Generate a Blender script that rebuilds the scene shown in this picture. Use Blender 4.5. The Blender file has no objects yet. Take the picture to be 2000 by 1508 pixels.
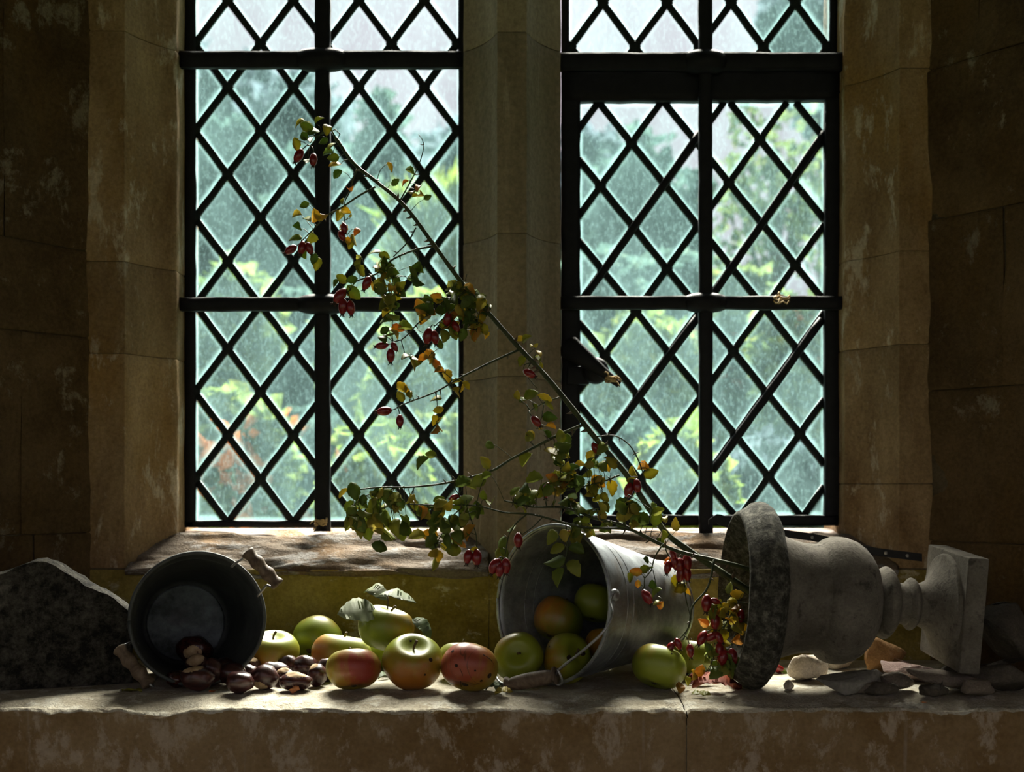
import bpy, bmesh, math, random
from mathutils import Vector, Matrix, noise, Quaternion

# ------------------------------------------------------------------ camera, sky, sun, exposure
SC = bpy.context.scene
COL = SC.collection
F, H, HY = 2400.0, 0.342, 950.0          # focal length in pixels, eye height over the ledge, horizon row
cam_d = bpy.data.cameras.new('camera')
cam = bpy.data.objects.new('camera', cam_d)
COL.objects.link(cam)
cam.location = (0, 0, H)
cam.rotation_euler = (math.pi / 2, 0, 0)
cam_d.sensor_width = 36
cam_d.lens = 36 * F / 2000
cam_d.shift_y = (HY - 754) / 2000
cam_d.dof.use_dof = True
cam_d.dof.focus_distance = 2.12
cam_d.dof.aperture_fstop = 3.8
cam_d.clip_start = 0.05
SC.camera = cam
SC.view_settings.view_transform = 'Standard'
SC.view_settings.look = 'None'
SC.view_settings.gamma = 1
SC.view_settings.exposure = 0.8
SC.view_settings.use_curve_mapping = False
SC.cycles.use_denoising = True
SC.cycles.max_bounces = 4
SC.cycles.diffuse_bounces = 3
SC.cycles.glossy_bounces = 2
SC.cycles.transmission_bounces = 2
SC.cycles.transparent_max_bounces = 16
SC.cycles.use_adaptive_sampling = True
SC.cycles.adaptive_threshold = 0.06
SC.cycles.adaptive_min_samples = 16
SC.cycles.caustics_reflective = False
SC.cycles.caustics_refractive = False
SC.cycles.sample_clamp_indirect = 6

w = bpy.data.worlds.new('overcast_sky')
SC.world = w
w.use_nodes = True
wn, wl = w.node_tree.nodes, w.node_tree.links
wn.clear()
wo = wn.new('ShaderNodeOutputWorld')
wb = wn.new('ShaderNodeBackground')
wt = wn.new('ShaderNodeTexCoord')
wsx = wn.new('ShaderNodeSeparateXYZ')
wl.new(wt.outputs['Generated'], wsx.inputs[0])
wr = wn.new('ShaderNodeValToRGB')           # overcast sky: three times brighter overhead than at the horizon
wr.color_ramp.elements[0].position = 0.0
wr.color_ramp.elements[0].color = (0.262, 0.225, 0.258, 1)
wr.color_ramp.elements[1].position = 1.0
wr.color_ramp.elements[1].color = (0.79, 0.74, 0.80, 1)
wl.new(wsx.outputs['Z'], wr.inputs[0])
wnz = wn.new('ShaderNodeTexNoise')
wnz.inputs['Scale'].default_value = 5
wnz.inputs['Detail'].default_value = 4
wl.new(wt.outputs['Generated'], wnz.inputs['Vector'])
wmr = wn.new('ShaderNodeMapRange')
wmr.inputs['From Min'].default_value = 0.3
wmr.inputs['From Max'].default_value = 0.7
wmr.inputs['To Min'].default_value = 0.85
wmr.inputs['To Max'].default_value = 1.12
wl.new(wnz.outputs['Fac'], wmr.inputs['Value'])
wm = wn.new('ShaderNodeVectorMath')
wm.operation = 'SCALE'
wl.new(wr.outputs['Color'], wm.inputs[0])
wl.new(wmr.outputs['Result'], wm.inputs['Scale'])
wl.new(wm.outputs[0], wb.inputs['Color'])
wb.inputs['Strength'].default_value = 1.0
wl.new(wb.outputs[0], wo.inputs[0])

sun_d = bpy.data.lights.new('added_soft_sun', 'SUN')
sun_d.energy = 25.0
sun_d.angle = math.radians(34)               # broad soft sun, added behind the windows to brighten the ledge
sun_d.color = (1.0, 0.90, 0.77)
sun = bpy.data.objects.new('added_soft_sun', sun_d)
COL.objects.link(sun)
sun.rotation_euler = Vector((-0.10, -1.0, -1.02)).to_track_quat('-Z', 'Y').to_euler()

# ------------------------------------------------------------------ helpers
RNG = random.Random(11)


def P(px, py, Y):
    return Vector(((px - 1000) / F * Y, Y, H - (py - HY) / F * Y))


def tag(o, label=None, cat=None, group=None, kind=None):
    if label: o['label'] = label
    if cat: o['category'] = cat
    if group: o['group'] = group
    if kind: o['kind'] = kind
    return o


def empty(name, loc=(0, 0, 0)):
    o = bpy.data.objects.new(name, None)
    o.empty_display_size = 0.02
    o.location = loc
    COL.objects.link(o)
    return o


def adopt(o, root):
    """child of an unrotated thing; the child's own coordinates stay world coordinates"""
    if root is not None:
        off = Vector((0, 0, 0))
        r = root
        while r is not None:
            off += r.location
            r = r.parent
        o.parent = root
        # chain of parents that all sit at plain translations
        o.matrix_parent_inverse = Matrix.Translation(-off) if root.parent is None else Matrix.Identity(4)
    return o


def me(verts, faces, mat=None, smooth=True, name='mesh'):
    m = bpy.data.meshes.new(name)
    m.from_pydata([tuple(v) for v in verts], [], faces)
    if smooth:
        m.polygons.foreach_set('use_smooth', [True] * len(m.polygons))
    if mat: m.materials.append(mat)
    m.update()
    return m


def mk(name, vf, mat, parent=None, smooth=True, loc=None):
    m = vf if isinstance(vf, bpy.types.Mesh) else me(vf[0], vf[1], mat, smooth, name)
    o = bpy.data.objects.new(name, m)
    COL.objects.link(o)
    if loc is not None: o.location = loc
    adopt(o, parent)
    return o


def edge_split(m, deg):
    m.polygons.foreach_set('use_smooth', [True] * len(m.polygons))
    try:
        m.set_sharp_from_angle(angle=math.radians(deg))
    except Exception:
        pass


def join(*parts):
    V, Fc = [], []
    for v, f in parts:
        k = len(V)
        V += list(v)
        Fc += [tuple(i + k for i in q) for q in f]
    return V, Fc


def catmull(pts, step):
    pts = [Vector(p) for p in pts]
    if len(pts) < 3:
        n = max(2, int((pts[1] - pts[0]).length / step))
        return [pts[0].lerp(pts[1], i / n) for i in range(n + 1)]
    ext = [pts[0] * 2 - pts[1]] + pts + [pts[-1] * 2 - pts[-2]]
    out = []
    for i in range(1, len(ext) - 2):
        a, b, c, d = ext[i - 1:i + 3]
        n = max(1, int((c - b).length / step))
        for k in range(n):
            t = k / n
            out.append(0.5 * ((2 * b) + (c - a) * t + (2 * a - 5 * b + 4 * c - d) * t * t + (3 * b - a - 3 * c + d) * t ** 3))
    out.append(ext[-2])
    return out


def tube(pts, r0, r1=None, n=7, wob=0.0):
    if r1 is None: r1 = r0
    V, Fc = [], []
    N = len(pts)
    up = Vector((0.13, 0.31, 0.94))
    for i, p in enumerate(pts):
        d = (pts[min(i + 1, N - 1)] - pts[max(i - 1, 0)])
        d = d.normalized() if d.length > 1e-9 else Vector((0, 0, 1))
        if abs(d.dot(up)) > 0.95: up = Vector((0.9, 0.2, 0.1))
        a = d.cross(up).normalized()
        b = d.cross(a)
        t = i / max(1, N - 1)
        r = r0 + (r1 - r0) * t
        if wob: r *= 1 + wob * noise.noise(p * 90)
        for k in range(n):
            an = 2 * math.pi * k / n
            V.append(p + (a * math.cos(an) + b * math.sin(an)) * r)
    for i in range(N - 1):
        for k in range(n):
            Fc.append((i * n + k, i * n + (k + 1) % n, (i + 1) * n + (k + 1) % n, (i + 1) * n + k))
    Fc.append(tuple(range(n - 1, -1, -1)))
    Fc.append(tuple((N - 1) * n + k for k in range(n)))
    return V, Fc


def frame_of(axis, up=Vector((0, 0, 1))):
    a = axis.normalized()
    if abs(a.dot(up)) > 0.97: up = Vector((0, 1, 0))
    e1 = up.cross(a).normalized()
    e2 = a.cross(e1).normalized()
    return a, e1, e2


def lathe(prof, org, axis, n=64, wob=0.0, seed=0):
    """prof: list of (u along axis, radius)"""
    a, e1, e2 = frame_of(axis)
    V, Fc = [], []
    N = len(prof)
    for u, r in prof:
        for k in range(n):
            an = 2 * math.pi * k / n
            p = org + a * u + (e1 * math.cos(an) + e2 * math.sin(an)) * max(r, 1e-5)
            if wob:
                q = wob * (noise.noise(p * 18 + Vector((seed, 0, 0))) + 0.5 * noise.noise(p * 55))
                p += (p - org - a * u).normalized() * q + a * q * 0.5
            V.append(p)
    for i in range(N - 1):
        for k in range(n):
            Fc.append((i * n + k, (i + 1) * n + k, (i + 1) * n + (k + 1) % n, i * n + (k + 1) % n))
    return V, Fc


def box(c, sx, sy, sz):
    c = Vector(c)
    V = [c + Vector((x * sx / 2, y * sy / 2, z * sz / 2)) for x in (-1, 1) for y in (-1, 1) for z in (-1, 1)]
    Fc = [(0, 1, 3, 2), (4, 6, 7, 5), (0, 4, 5, 1), (2, 3, 7, 6), (0, 2, 6, 4), (1, 5, 7, 3)]
    return V, Fc


def bevel_mesh(vf, w_, seg=2, mat=None, deg=35, name='mesh'):
    bm = bmesh.new()
    vs = [bm.verts.new(v) for v in vf[0]]
    for f in vf[1]: bm.faces.new([vs[i] for i in f])
    bmesh.ops.recalc_face_normals(bm, faces=bm.faces)
    bmesh.ops.bevel(bm, geom=list(bm.edges), offset=w_, segments=seg, affect='EDGES', profile=0.6)
    m = bpy.data.meshes.new(name)
    bm.to_mesh(m)
    bm.free()
    if mat: m.materials.append(mat)
    edge_split(m, deg)
    return m


def fbm(p, o=4):
    return noise.fractal(p, 1.0, 2.0, o)


# ------------------------------------------------------------------ node helpers
class NT:
    def __init__(s, name):
        s.mat = bpy.data.materials.new(name)
        s.mat.use_nodes = True
        s.t = s.mat.node_tree
        s.t.nodes.clear()
        s.out = s.n('ShaderNodeOutputMaterial')
        s.tc = s.n('ShaderNodeTexCoord')
        s.oi = s.n('ShaderNodeObjectInfo')

    def n(s, typ, **kw):
        nd = s.t.nodes.new(typ)
        for k, v in kw.items(): setattr(nd, k, v)
        return nd

    def l(s, a, b):
        s.t.links.new(a, b)

    def put(s, sock, v):
        if isinstance(v, bpy.types.NodeSocket): s.l(v, sock)
        elif isinstance(v, (tuple, list)): sock.default_value = tuple(v) + ((1,) if len(v) == 3 and sock.type == 'RGBA' else ())
        else: sock.default_value = v

    def map(s, scale=(1, 1, 1), rot=(0, 0, 0), src=None):
        m = s.n('ShaderNodeMapping')
        m.inputs['Scale'].default_value = scale
        m.inputs['Rotation'].default_value = rot
        s.l(src or s.tc.outputs['Object'], m.inputs[0])
        return m.outputs[0]

    def noise(s, scale, detail=6, rough=0.6, vec=None, dist=0.0):
        nd = s.n('ShaderNodeTexNoise')
        nd.inputs['Scale'].default_value = scale
        nd.inputs['Detail'].default_value = detail
        nd.inputs['Roughness'].default_value = rough
        nd.inputs['Distortion'].default_value = dist
        s.l(vec or s.tc.outputs['Object'], nd.inputs['Vector'])
        return nd.outputs['Fac']

    def voro(s, scale, vec=None, out='Distance'):
        nd = s.n('ShaderNodeTexVoronoi')
        nd.inputs['Scale'].default_value = scale
        s.l(vec or s.tc.outputs['Object'], nd.inputs['Vector'])
        return nd.outputs[out]

    def ramp(s, fac, *stops, interp='LINEAR'):
        r = s.n('ShaderNodeValToRGB')
        r.color_ramp.interpolation = interp
        e = r.color_ramp.elements
        while len(e) < len(stops): e.new(0.5)
        for el, (p, c) in zip(e, stops):
            el.position = p
            if isinstance(c, (int, float)): c = (c, c, c)
            el.color = tuple(c) + (1,)
        s.put(r.inputs[0], fac)
        return r.outputs[0]

    def mix(s, fac, a, b, mode='MIX'):
        m = s.n('ShaderNodeMix', data_type='RGBA', blend_type=mode)
        s.put(m.inputs[0], fac)
        s.put(m.inputs[6], a)
        s.put(m.inputs[7], b)
        return m.outputs[2]

    def math(s, op, a, b=0.0, c=0.0, clamp=False):
        m = s.n('ShaderNodeMath', operation=op, use_clamp=clamp)
        s.put(m.inputs[0], a)
        s.put(m.inputs[1], b)
        if op in ('MULTIPLY_ADD', 'SMOOTH_MIN'): s.put(m.inputs[2], c)
        return m.outputs[0]

    def bump(s, h, strength=0.5, dist=0.01, nrm=None):
        b = s.n('ShaderNodeBump')
        b.inputs['Strength'].default_value = strength
        b.inputs['Distance'].default_value = dist
        s.l(h, b.inputs['Height'])
        if nrm: s.l(nrm, b.inputs['Normal'])
        return b.outputs[0]

    def pbr(s, col, rough=0.6, metal=0.0, spec=0.5, nrm=None, **kw):
        b = s.n('ShaderNodeBsdfPrincipled')
        s.put(b.inputs['Base Color'], col)
        s.put(b.inputs['Roughness'], rough)
        s.put(b.inputs['Metallic'], metal)
        s.put(b.inputs['Specular IOR Level'], spec)
        for k, v in kw.items(): s.put(b.inputs[k.replace('_', ' ')], v)
        if nrm: s.l(nrm, b.inputs['Normal'])
        s.l(b.outputs[0], s.out.inputs[0])
        return b


def stone_mat(name, dark, mid, pale, patch=0.56, scale=5.0, stretch=(1, 1, 1), bump=0.6, stain=None, pits=0.5, bdist=0.006):
    t = NT(name)
    v = t.map(stretch)
    n1 = t.noise(scale, 6, 0.66, v)
    n2 = t.noise(scale * 2.3, 7, 0.72, v, 0.2)
    n3 = t.noise(scale * 26, 3, 0.65)
    c = t.ramp(n1, (0.32, dark), (0.66, mid))
    if stain:
        ns = t.noise(scale * 0.55, 6, 0.6, t.map((1.3, 1.3, 0.6)))
        c = t.mix(t.ramp(ns, (0.50, 0.0), (0.66, 0.75)), c, stain)
    c = t.mix(t.ramp(n2, (patch, 0.0), (patch + 0.07, 0.85)), c, pale)
    c = t.mix(0.55, c, t.ramp(n3, (0.3, 0.45), (0.7, 1.15)), 'MULTIPLY')
    sc = t.math('MULTIPLY_ADD', t.oi.outputs['Random'], 0.30, 0.85)
    c = t.mix(1.0, c, sc, 'MULTIPLY')
    vp = t.voro(scale * 9)
    h = t.math('ADD', t.math('MULTIPLY', n2, 0.7), t.math('MULTIPLY', n3, 0.30))
    h = t.math('ADD', h, t.math('MULTIPLY', t.ramp(vp, (0.0, 0.0), (0.22, 1.0)), pits * 0.25))
    t.pbr(c, 0.92, 0, 0.15, t.bump(h, bump, bdist))
    return t.mat


def plain_mat(name, col, rough=0.6, metal=0.0, var=0.25, scale=30, bump=0.2, bdist=0.002, spec=0.4):
    t = NT(name)
    n = t.noise(scale, 6, 0.65)
    c = t.mix(1.0, col, t.ramp(n, (0.3, 1 - var), (0.7, 1 + var)), 'MULTIPLY')
    t.pbr(c, rough, metal, spec, t.bump(n, bump, bdist))
    return t.mat


M = {}
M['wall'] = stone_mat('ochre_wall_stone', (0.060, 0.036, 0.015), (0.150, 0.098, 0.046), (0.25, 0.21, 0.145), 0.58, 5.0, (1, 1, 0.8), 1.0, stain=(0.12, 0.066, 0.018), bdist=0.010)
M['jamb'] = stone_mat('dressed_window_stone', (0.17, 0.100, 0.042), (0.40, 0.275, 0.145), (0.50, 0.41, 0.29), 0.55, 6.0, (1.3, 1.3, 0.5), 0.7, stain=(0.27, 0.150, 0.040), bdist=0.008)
M['mullion'] = stone_mat('mullion_stone_skin', (0.19, 0.145, 0.09), (0.36, 0.295, 0.20), (0.45, 0.39, 0.29), 0.62, 4.0, (2, 2, 0.25), 0.40)
M['sillstone'] = stone_mat('weathered_sill_stone', (0.09, 0.062, 0.038), (0.26, 0.21, 0.165), (0.37, 0.35, 0.33), 0.52, 8.0, (0.6, 1, 2.6), 1.0, stain=(0.24, 0.135, 0.055), bdist=0.012)
M['apron'] = stone_mat('olive_limewashed_stone', (0.17, 0.120, 0.020), (0.35, 0.270, 0.080), (0.48, 0.42, 0.28), 0.575, 6.0, (1, 1, 1.6), 0.5, stain=(0.27, 0.20, 0.030))
M['ledge'] = stone_mat('limewashed_ledge_stone', (0.40, 0.34, 0.24), (0.72, 0.66, 0.53), (0.80, 0.77, 0.66), 0.52, 9.0, (1, 1, 1), 1.0, bdist=0.011)
M['mortar'] = stone_mat('lime_mortar', (0.07, 0.055, 0.035), (0.14, 0.11, 0.07), (0.26, 0.23, 0.17), 0.62, 8.0)
M['plaster'] = stone_mat('room_plaster', (0.24, 0.20, 0.14), (0.38, 0.33, 0.24), (0.44, 0.40, 0.32), 0.6, 2.0)
M['floor'] = stone_mat('stone_floor', (0.14, 0.12, 0.09), (0.24, 0.21, 0.16), (0.30, 0.27, 0.22), 0.6, 2.0)
M['iron'] = plain_mat('black_wrought_iron', (0.007, 0.007, 0.009), 0.6, 0.0, 0.4, 45, 0.5, 0.002, 0.22)
M['lead'] = plain_mat('dull_lead', (0.012, 0.016, 0.016), 0.65, 0.0, 0.35, 60, 0.5, 0.002, 0.2)
M['twine'] = plain_mat('hemp_twine', (0.50, 0.36, 0.17), 0.9, 0, 0.3, 200, 0.5)
# ------------------------------------------------------------------ masonry
YW, YC, YG = 2.42, 2.53, 2.60            # wall face, foot of the hollow chamfer, glass
TOP = 1.92


def resample(poly, step):
    out = []
    n = len(poly)
    for i in range(n):
        a, b = Vector(poly[i]), Vector(poly[(i + 1) % n])
        k = max(1, int((b - a).length / step))
        for j in range(k): out.append(a.lerp(b, j / k))
    return out


def prism(poly, z0, z1, step=0.02, amp=0.002, rim=0.0016, seed=0.0, inset=0.0, zstep=None, freq=9.0):
    """upright stone with the given closed plan; faces a little uneven, arrises eased at the joints"""
    area = sum(poly[i][0] * poly[(i + 1) % len(poly)][1] - poly[(i + 1) % len(poly)][0] * poly[i][1] for i in range(len(poly)))
    sg = 1 if area > 0 else -1
    pts = resample(poly, step)
    n = len(pts)
    nrm = []
    for i in range(n):
        a, b = pts[(i - 1) % n], pts[(i + 1) % n]
        d = (b - a).normalized()
        nrm.append(Vector((d.y, -d.x)) * sg)
    nz = max(2, int((z1 - z0) / (zstep or step)))
    zs = [z0] + [z0 + 0.003] + [z0 + (z1 - z0) * k / nz for k in range(1, nz)] + [z1 - 0.003, z1]
    V, Fc = [], []
    for zi, z in enumerate(zs):
        e = -rim if zi in (0, len(zs) - 1) else 0.0
        for p, q in zip(pts, nrm):
            w3 = Vector((p.x, p.y, z))
            d = amp * (fbm(w3 * freq + Vector((seed, 0, 0)), 4)) + e - inset
            V.append((p.x + q.x * d, p.y + q.y * d, z))
    for i in range(len(zs) - 1):
        for k in range(n):
            f = (i * n + k, i * n + (k + 1) % n, (i + 1) * n + (k + 1) % n, (i + 1) * n + k)
            Fc.append(f if sg > 0 else f[::-1])
    b = tuple(range(n))
    tt = tuple((len(zs) - 1) * n + k for k in range(n))
    Fc.append(b[::-1] if sg > 0 else b)
    Fc.append(tt if sg > 0 else tt[::-1])
    return V, Fc


def cavetto(a, b, k=0.6, n=8):
    out = []
    for i in range(n + 1):
        t = i / n
        q = (a[0] + (b[0] - a[0]) * (1 - math.cos(t * math.pi / 2)), a[1] + (b[1] - a[1]) * math.sin(t * math.pi / 2))
        l_ = (a[0] + (b[0] - a[0]) * t, a[1] + (b[1] - a[1]) * t)
        out.append((l_[0] + (q[0] - l_[0]) * k, l_[1] + (q[1] - l_[1]) * k))
    return out


XL0, XL1, XL2 = -0.827, -0.763, -0.6905      # left: reveal corner, arris, glass opening
XR0, XR1, XR2 = 0.815, 0.763, 0.685
XM, XMG = 0.0290, 0.100                      # mullion half width in front and at the glass
YB = 2.70                                    # outer face of the wall
jambL = [(XL0 - 0.16, YW)] + [(XL0, YW)] + cavetto((XL1, YW), (XL2, YC), 0.35) + [(XL2, YB), (XL0 - 0.16, YB)]
jambR = [(XR0 + 0.16, YB), (XR2, YB)] + cavetto((XR1, YW), (XR2, YC), 0.35)[::-1] + [(XR0, YW), (XR0 + 0.16, YW)]
mull = [(-XMG, YB)] + cavetto((-XM, YW), (-XMG, YC), 0.45)[::-1] + cavetto((XM, YW), (XMG, YC), 0.45) + [(XMG, YB)]
apron = [(XL0 - 0.16, YW), (XR0 + 0.16, YW), (XR0 + 0.16, YB), (XL0 - 0.16, YB)]


def zpx(py, Y=YW): return H - (py - HY) / F * Y


SILL_F, SILL_B = 0.180, 0.247
core = join(prism(jambL, 0, TOP, 0.05, 0, 0, 0, 0.004), prism(jambR, 0, TOP, 0.05, 0, 0, 0, 0.004),
            prism(mull, 0, TOP, 0.05, 0, 0, 0, 0.004), prism(apron, -0.02, 0.170, 0.2, 0, 0, 0, 0.004),
            box((-0.0, 2.62, (TOP + 2.9) / 2), 2.6, 0.16, 2.9 - TOP + 0.02))
wall_front = mk('wall_front', core, M['mortar'])
tag(wall_front, 'dressed stone window wall with two lights and a central mullion', None, None, 'structure')


def course(name, poly, zs, mat, parent, **kw):
    for i in range(len(zs) - 1):
        o = mk(name, prism(poly, zs[i] + 0.0005, zs[i + 1] - 0.0005, seed=3.1 * i + poly[0][0], **kw), mat, parent)
        edge_split(o.data, 50)


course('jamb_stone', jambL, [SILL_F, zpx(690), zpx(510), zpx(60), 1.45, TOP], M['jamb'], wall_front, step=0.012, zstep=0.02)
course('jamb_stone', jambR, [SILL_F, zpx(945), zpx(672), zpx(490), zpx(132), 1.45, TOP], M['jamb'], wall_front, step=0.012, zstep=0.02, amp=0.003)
course('mullion_stone', mull, [SILL_F - 0.004, zpx(735), zpx(455), zpx(62), 1.5, TOP], M['mullion'], wall_front, step=0.010, zstep=0.03, amp=0.0012)
# apron: stones below the sills
ax = [XL0 - 0.16, -0.56, -0.045, 0.30, 0.62, XR0 + 0.16]
for i in range(5):
    q = [(ax[i] + .001, YW), (ax[i + 1] - .001, YW), (ax[i + 1] - .001, YB), (ax[i] + .001, YB)]
    o = mk('apron_stone', prism(q, -0.015, SILL_F - 0.0022, 0.02, 0.0035, seed=i * 7), M['apron'], wall_front)
    edge_split(o.data, 50)


def sill_stone(x0, x1, seed):
    nx, prof = int((x1 - x0) / 0.006), []
    for k in range(5): prof.append((YB - 0.02 - k * (YB - 0.02 - YC) / 5, SILL_B + 0.004 - k * 0.0008))
    for k in range(24):
        t = k / 23
        prof.append((YC + (YW - 0.010 - YC) * t, SILL_B + (SILL_F - 0.004 - SILL_B) * t))
    for k in range(1, 8):
        prof.append((YW - 0.010 + k * 0.0005, SILL_F - 0.004 - k * 0.0016))
    prof.append((YB - 0.02, SILL_F - 0.02))
    V, Fc = [], []
    n = len(prof)
    for i in range(nx + 1):
        x = x0 + (x1 - x0) * i / nx
        for j, (y, z) in enumerate(prof):
            d = 0.0
            if j < n - 1 and j > 2:
                p = Vector((x * 7 + seed, y * 16, z * 42))
                d = 0.0060 * fbm(p, 5)
                ly = noise.noise(Vector((x * 5 + seed, z * 90 + 1.5 * noise.noise(Vector((x * 9, seed, 0))), y * 6)))
                d += -0.010 * max(0.0, ly - 0.12) * 2.4
                if j > 22: d += 0.010 * noise.noise(Vector((x * 14 + seed, 3.3, z * 20)))
            V.append((x, y - d * 0.7, z + d * 0.7))
    for i in range(nx):
        for j in range(n - 1):
            Fc.append((i * n + j, i * n + j + 1, (i + 1) * n + j + 1, (i + 1) * n + j))
    Fc.append(tuple(range(n))[::-1])
    Fc.append(tuple(nx * n + k for k in range(n)))
    return V, Fc


mk('sill_stone', sill_stone(XL1 + 0.004, -XM - 0.018, 2.0), M['sillstone'], wall_front)
mk('sill_stone', sill_stone(XM + 0.022, XR1 - 0.004, 9.0), M['sillstone'], wall_front)
for xa, xb in ((XL0 - .16, -0.4), (-0.4, 0.02), (0.02, 0.42), (0.42, XR0 + .16)):
    q = [(xa, YW - .001), (xb - .002, YW - .001), (xb - .002, YB), (xa, YB)]
    mk('head_stone', prism(q, TOP + .002, TOP + .30, 0.06, 0.002), M['jamb'], wall_front)


def splay(name, side, joints, label):
    s = -1 if side == 'l' else 1
    x0 = XL0 if s < 0 else XR0
    a = Vector((x0, YW + 0.01))
    d = Vector((s * 0.76, -1.0)).normalized()
    L = (YW + 0.01 - 1.93) / -d.y
    nn = Vector((s * -d.y, s * s * 0 + abs(d.x) * 1.0)).normalized()      # away from the alcove
    nn = Vector((s * 0.796, 0.605)).normalized()

    def quad(u0, u1, th=0.16):
        p0, p1 = a + d * u0, a + d * u1
        return [tuple(p0), tuple(p1), tuple(p1 + nn * th), tuple(p0 + nn * th)]
    o = mk(name, prism(quad(0, L), -0.02, TOP + 0.02, 0.06, 0, 0, 0, 0.006), M['mortar'])
    tag(o, label, None, None, 'structure')
    for i, (z0, z1, us) in enumerate(joints):
        us = [0.0] + list(us) + [L]
        for k in range(len(us) - 1):
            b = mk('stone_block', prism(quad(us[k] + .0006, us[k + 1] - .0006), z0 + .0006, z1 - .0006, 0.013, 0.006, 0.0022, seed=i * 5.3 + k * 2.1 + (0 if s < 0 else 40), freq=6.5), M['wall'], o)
            edge_split(b.data, 50)
    return o


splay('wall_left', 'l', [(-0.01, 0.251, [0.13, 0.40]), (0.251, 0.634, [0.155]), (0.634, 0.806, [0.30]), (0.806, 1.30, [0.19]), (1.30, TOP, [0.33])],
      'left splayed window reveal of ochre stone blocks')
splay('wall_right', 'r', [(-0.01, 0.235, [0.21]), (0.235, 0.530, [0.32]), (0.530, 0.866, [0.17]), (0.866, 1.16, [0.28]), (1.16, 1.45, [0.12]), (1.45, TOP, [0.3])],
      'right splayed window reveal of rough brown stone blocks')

# the deep stone ledge: rough front arris, worn top
t = NT('worn_ledge_front_limewash')
n1 = t.noise(20, 8, 0.72, t.map((1.25, 1, 0.8), (0, 0.6, 0)), 0.25)
n2 = t.noise(4.5, 5, 0.65)
n3 = t.noise(150, 3, 0.6)
c = t.ramp(n2, (0.35, (0.19, 0.115, 0.042)), (0.65, (0.34, 0.245, 0.135)))
c = t.mix(t.ramp(n1, (0.52, 0.0), (0.60, 0.75)), c, (0.47, 0.385, 0.285))
st = t.noise(4, 4, 0.6, t.map((14, 3, 0.7)))
c = t.mix(t.ramp(st, (0.63, 0.0), (0.72, 0.45)), c, (0.38, 0.32, 0.25))
c = t.mix(0.5, c, t.ramp(n3, (0.3, 0.6), (0.7, 1.1)), 'MULTIPLY')
t.pbr(c, 0.9, 0, 0.15, t.bump(t.math('ADD', n1, t.math('MULTIPLY', n3, 0.3)), 0.5, 0.004))
M['ledgefront'] = t.mat


def ledge_stone(x0, x1, seed, parent):
    nx = int((x1 - x0) / 0.0055)
    prof = []
    for k in range(12): prof.append((2.46 - k * 0.030, 0.0, 0))           # top, back part
    for k in range(18): prof.append((2.10 - k * 0.0095, 0.0, 0))          # top, front part
    for k in range(1, 11):                                               # broken arris
        a = k / 10 * math.pi / 2
        prof.append((1.937 - 0.010 * math.sin(a), -0.010 * (1 - math.cos(a)), 1))
    for k in range(1, 26): prof.append((1.927, -0.010 - k * 0.0075, 2))
    prof.append((1.927, -1.0, 2))
    n = len(prof)
    V, Fc = [], []
    for i in range(nx + 1):
        x = x0 + (x1 - x0) * i / nx
        e = 0.012 * noise.noise(Vector((x * 4.2, seed, 0.7))) + 0.006 * noise.noise(Vector((x * 15, seed, 4.1))) + 0.010 * noise.noise(Vector((x * 30, seed, 2.1))) + 0.003 * noise.noise(Vector((x * 90, seed, 1.1)))
        fine = 0.004 * noise.noise(Vector((x * 60, 7.7, seed)))
        gap = -0.004 if i in (0, nx) else 0
        for j, (y, z, zone) in enumerate(prof):
            q = Vector((x, y, z))
            if zone == 0:
                near = max(0.0, min(1.0, (2.055 - y) / 0.10))
                dz = -abs(0.0030 * fbm(q * 30, 5)) * (0.3 + 1.6 * near) - near ** 3 * (0.006 + 0.012 * max(0, noise.noise(Vector((x * 9, y * 14, 5.5)))) + 0.010 * max(0, noise.noise(Vector((x * 36, y * 40, 1.5)))))
                V.append((x, y - near * e * 0.6, z + dz + gap))
            elif zone == 1:
                k = (j - 29) / 10
                d = 0.007 * fbm(q * 34, 5)
                dz = -0.006 - 0.010 * max(0, noise.noise(Vector((x * 9, 1.935 * 14, 5.5))))
                V.append((x, y - e * (0.6 - 0.5 * k) + d, z + dz * (1.1 - k * 0.1) + fine * math.sin(k * 3.14) + gap))
            else:
                fall = math.exp(z * 26)
                V.append((x, y - e * 0.1 * fall + 0.0022 * fbm(q * 11, 4) - gap, z - 0.008 * fall))
    for i in range(nx):
        for j in range(n - 1):
            Fc.append((i * n + j, i * n + j + 1, (i + 1) * n + j + 1, (i + 1) * n + j))
    o = mk('ledge_stone', (V, Fc), M['ledge'], parent)
    o.data.materials.append(M['ledgefront'])
    nf = n - 1
    mi = [0] * len(Fc)
    for i in range(nx):
        x = x0 + (x1 - x0) * i / nx
        cut = 36 + int(round(3.0 * noise.noise(Vector((x * 20, 3.0, seed)))))
        for j in range(nf):
            if j >= cut: mi[i * nf + j] = 1
    o.data.polygons.foreach_set('material_index', mi)
    return o


ledge = mk('trim_1', box((0, 2.19, -0.52), 2.5, 0.50, 0.97), M['mortar'])
tag(ledge, 'deep limewashed stone window ledge with broken front edge', None, None, 'structure')
xj = (1341 - 1000) / F * 1.93
ledge_stone(-1.27, xj - 0.0008, 0.0, ledge)
ledge_stone(xj + 0.0008, 1.27, 6.0, ledge)

# the room behind the camera
def shell(name, c, sx, sy, sz, mat, label):
    o = mk(name, box(c, sx, sy, sz), mat, None, False)
    return tag(o, label, None, None, 'structure')


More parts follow.
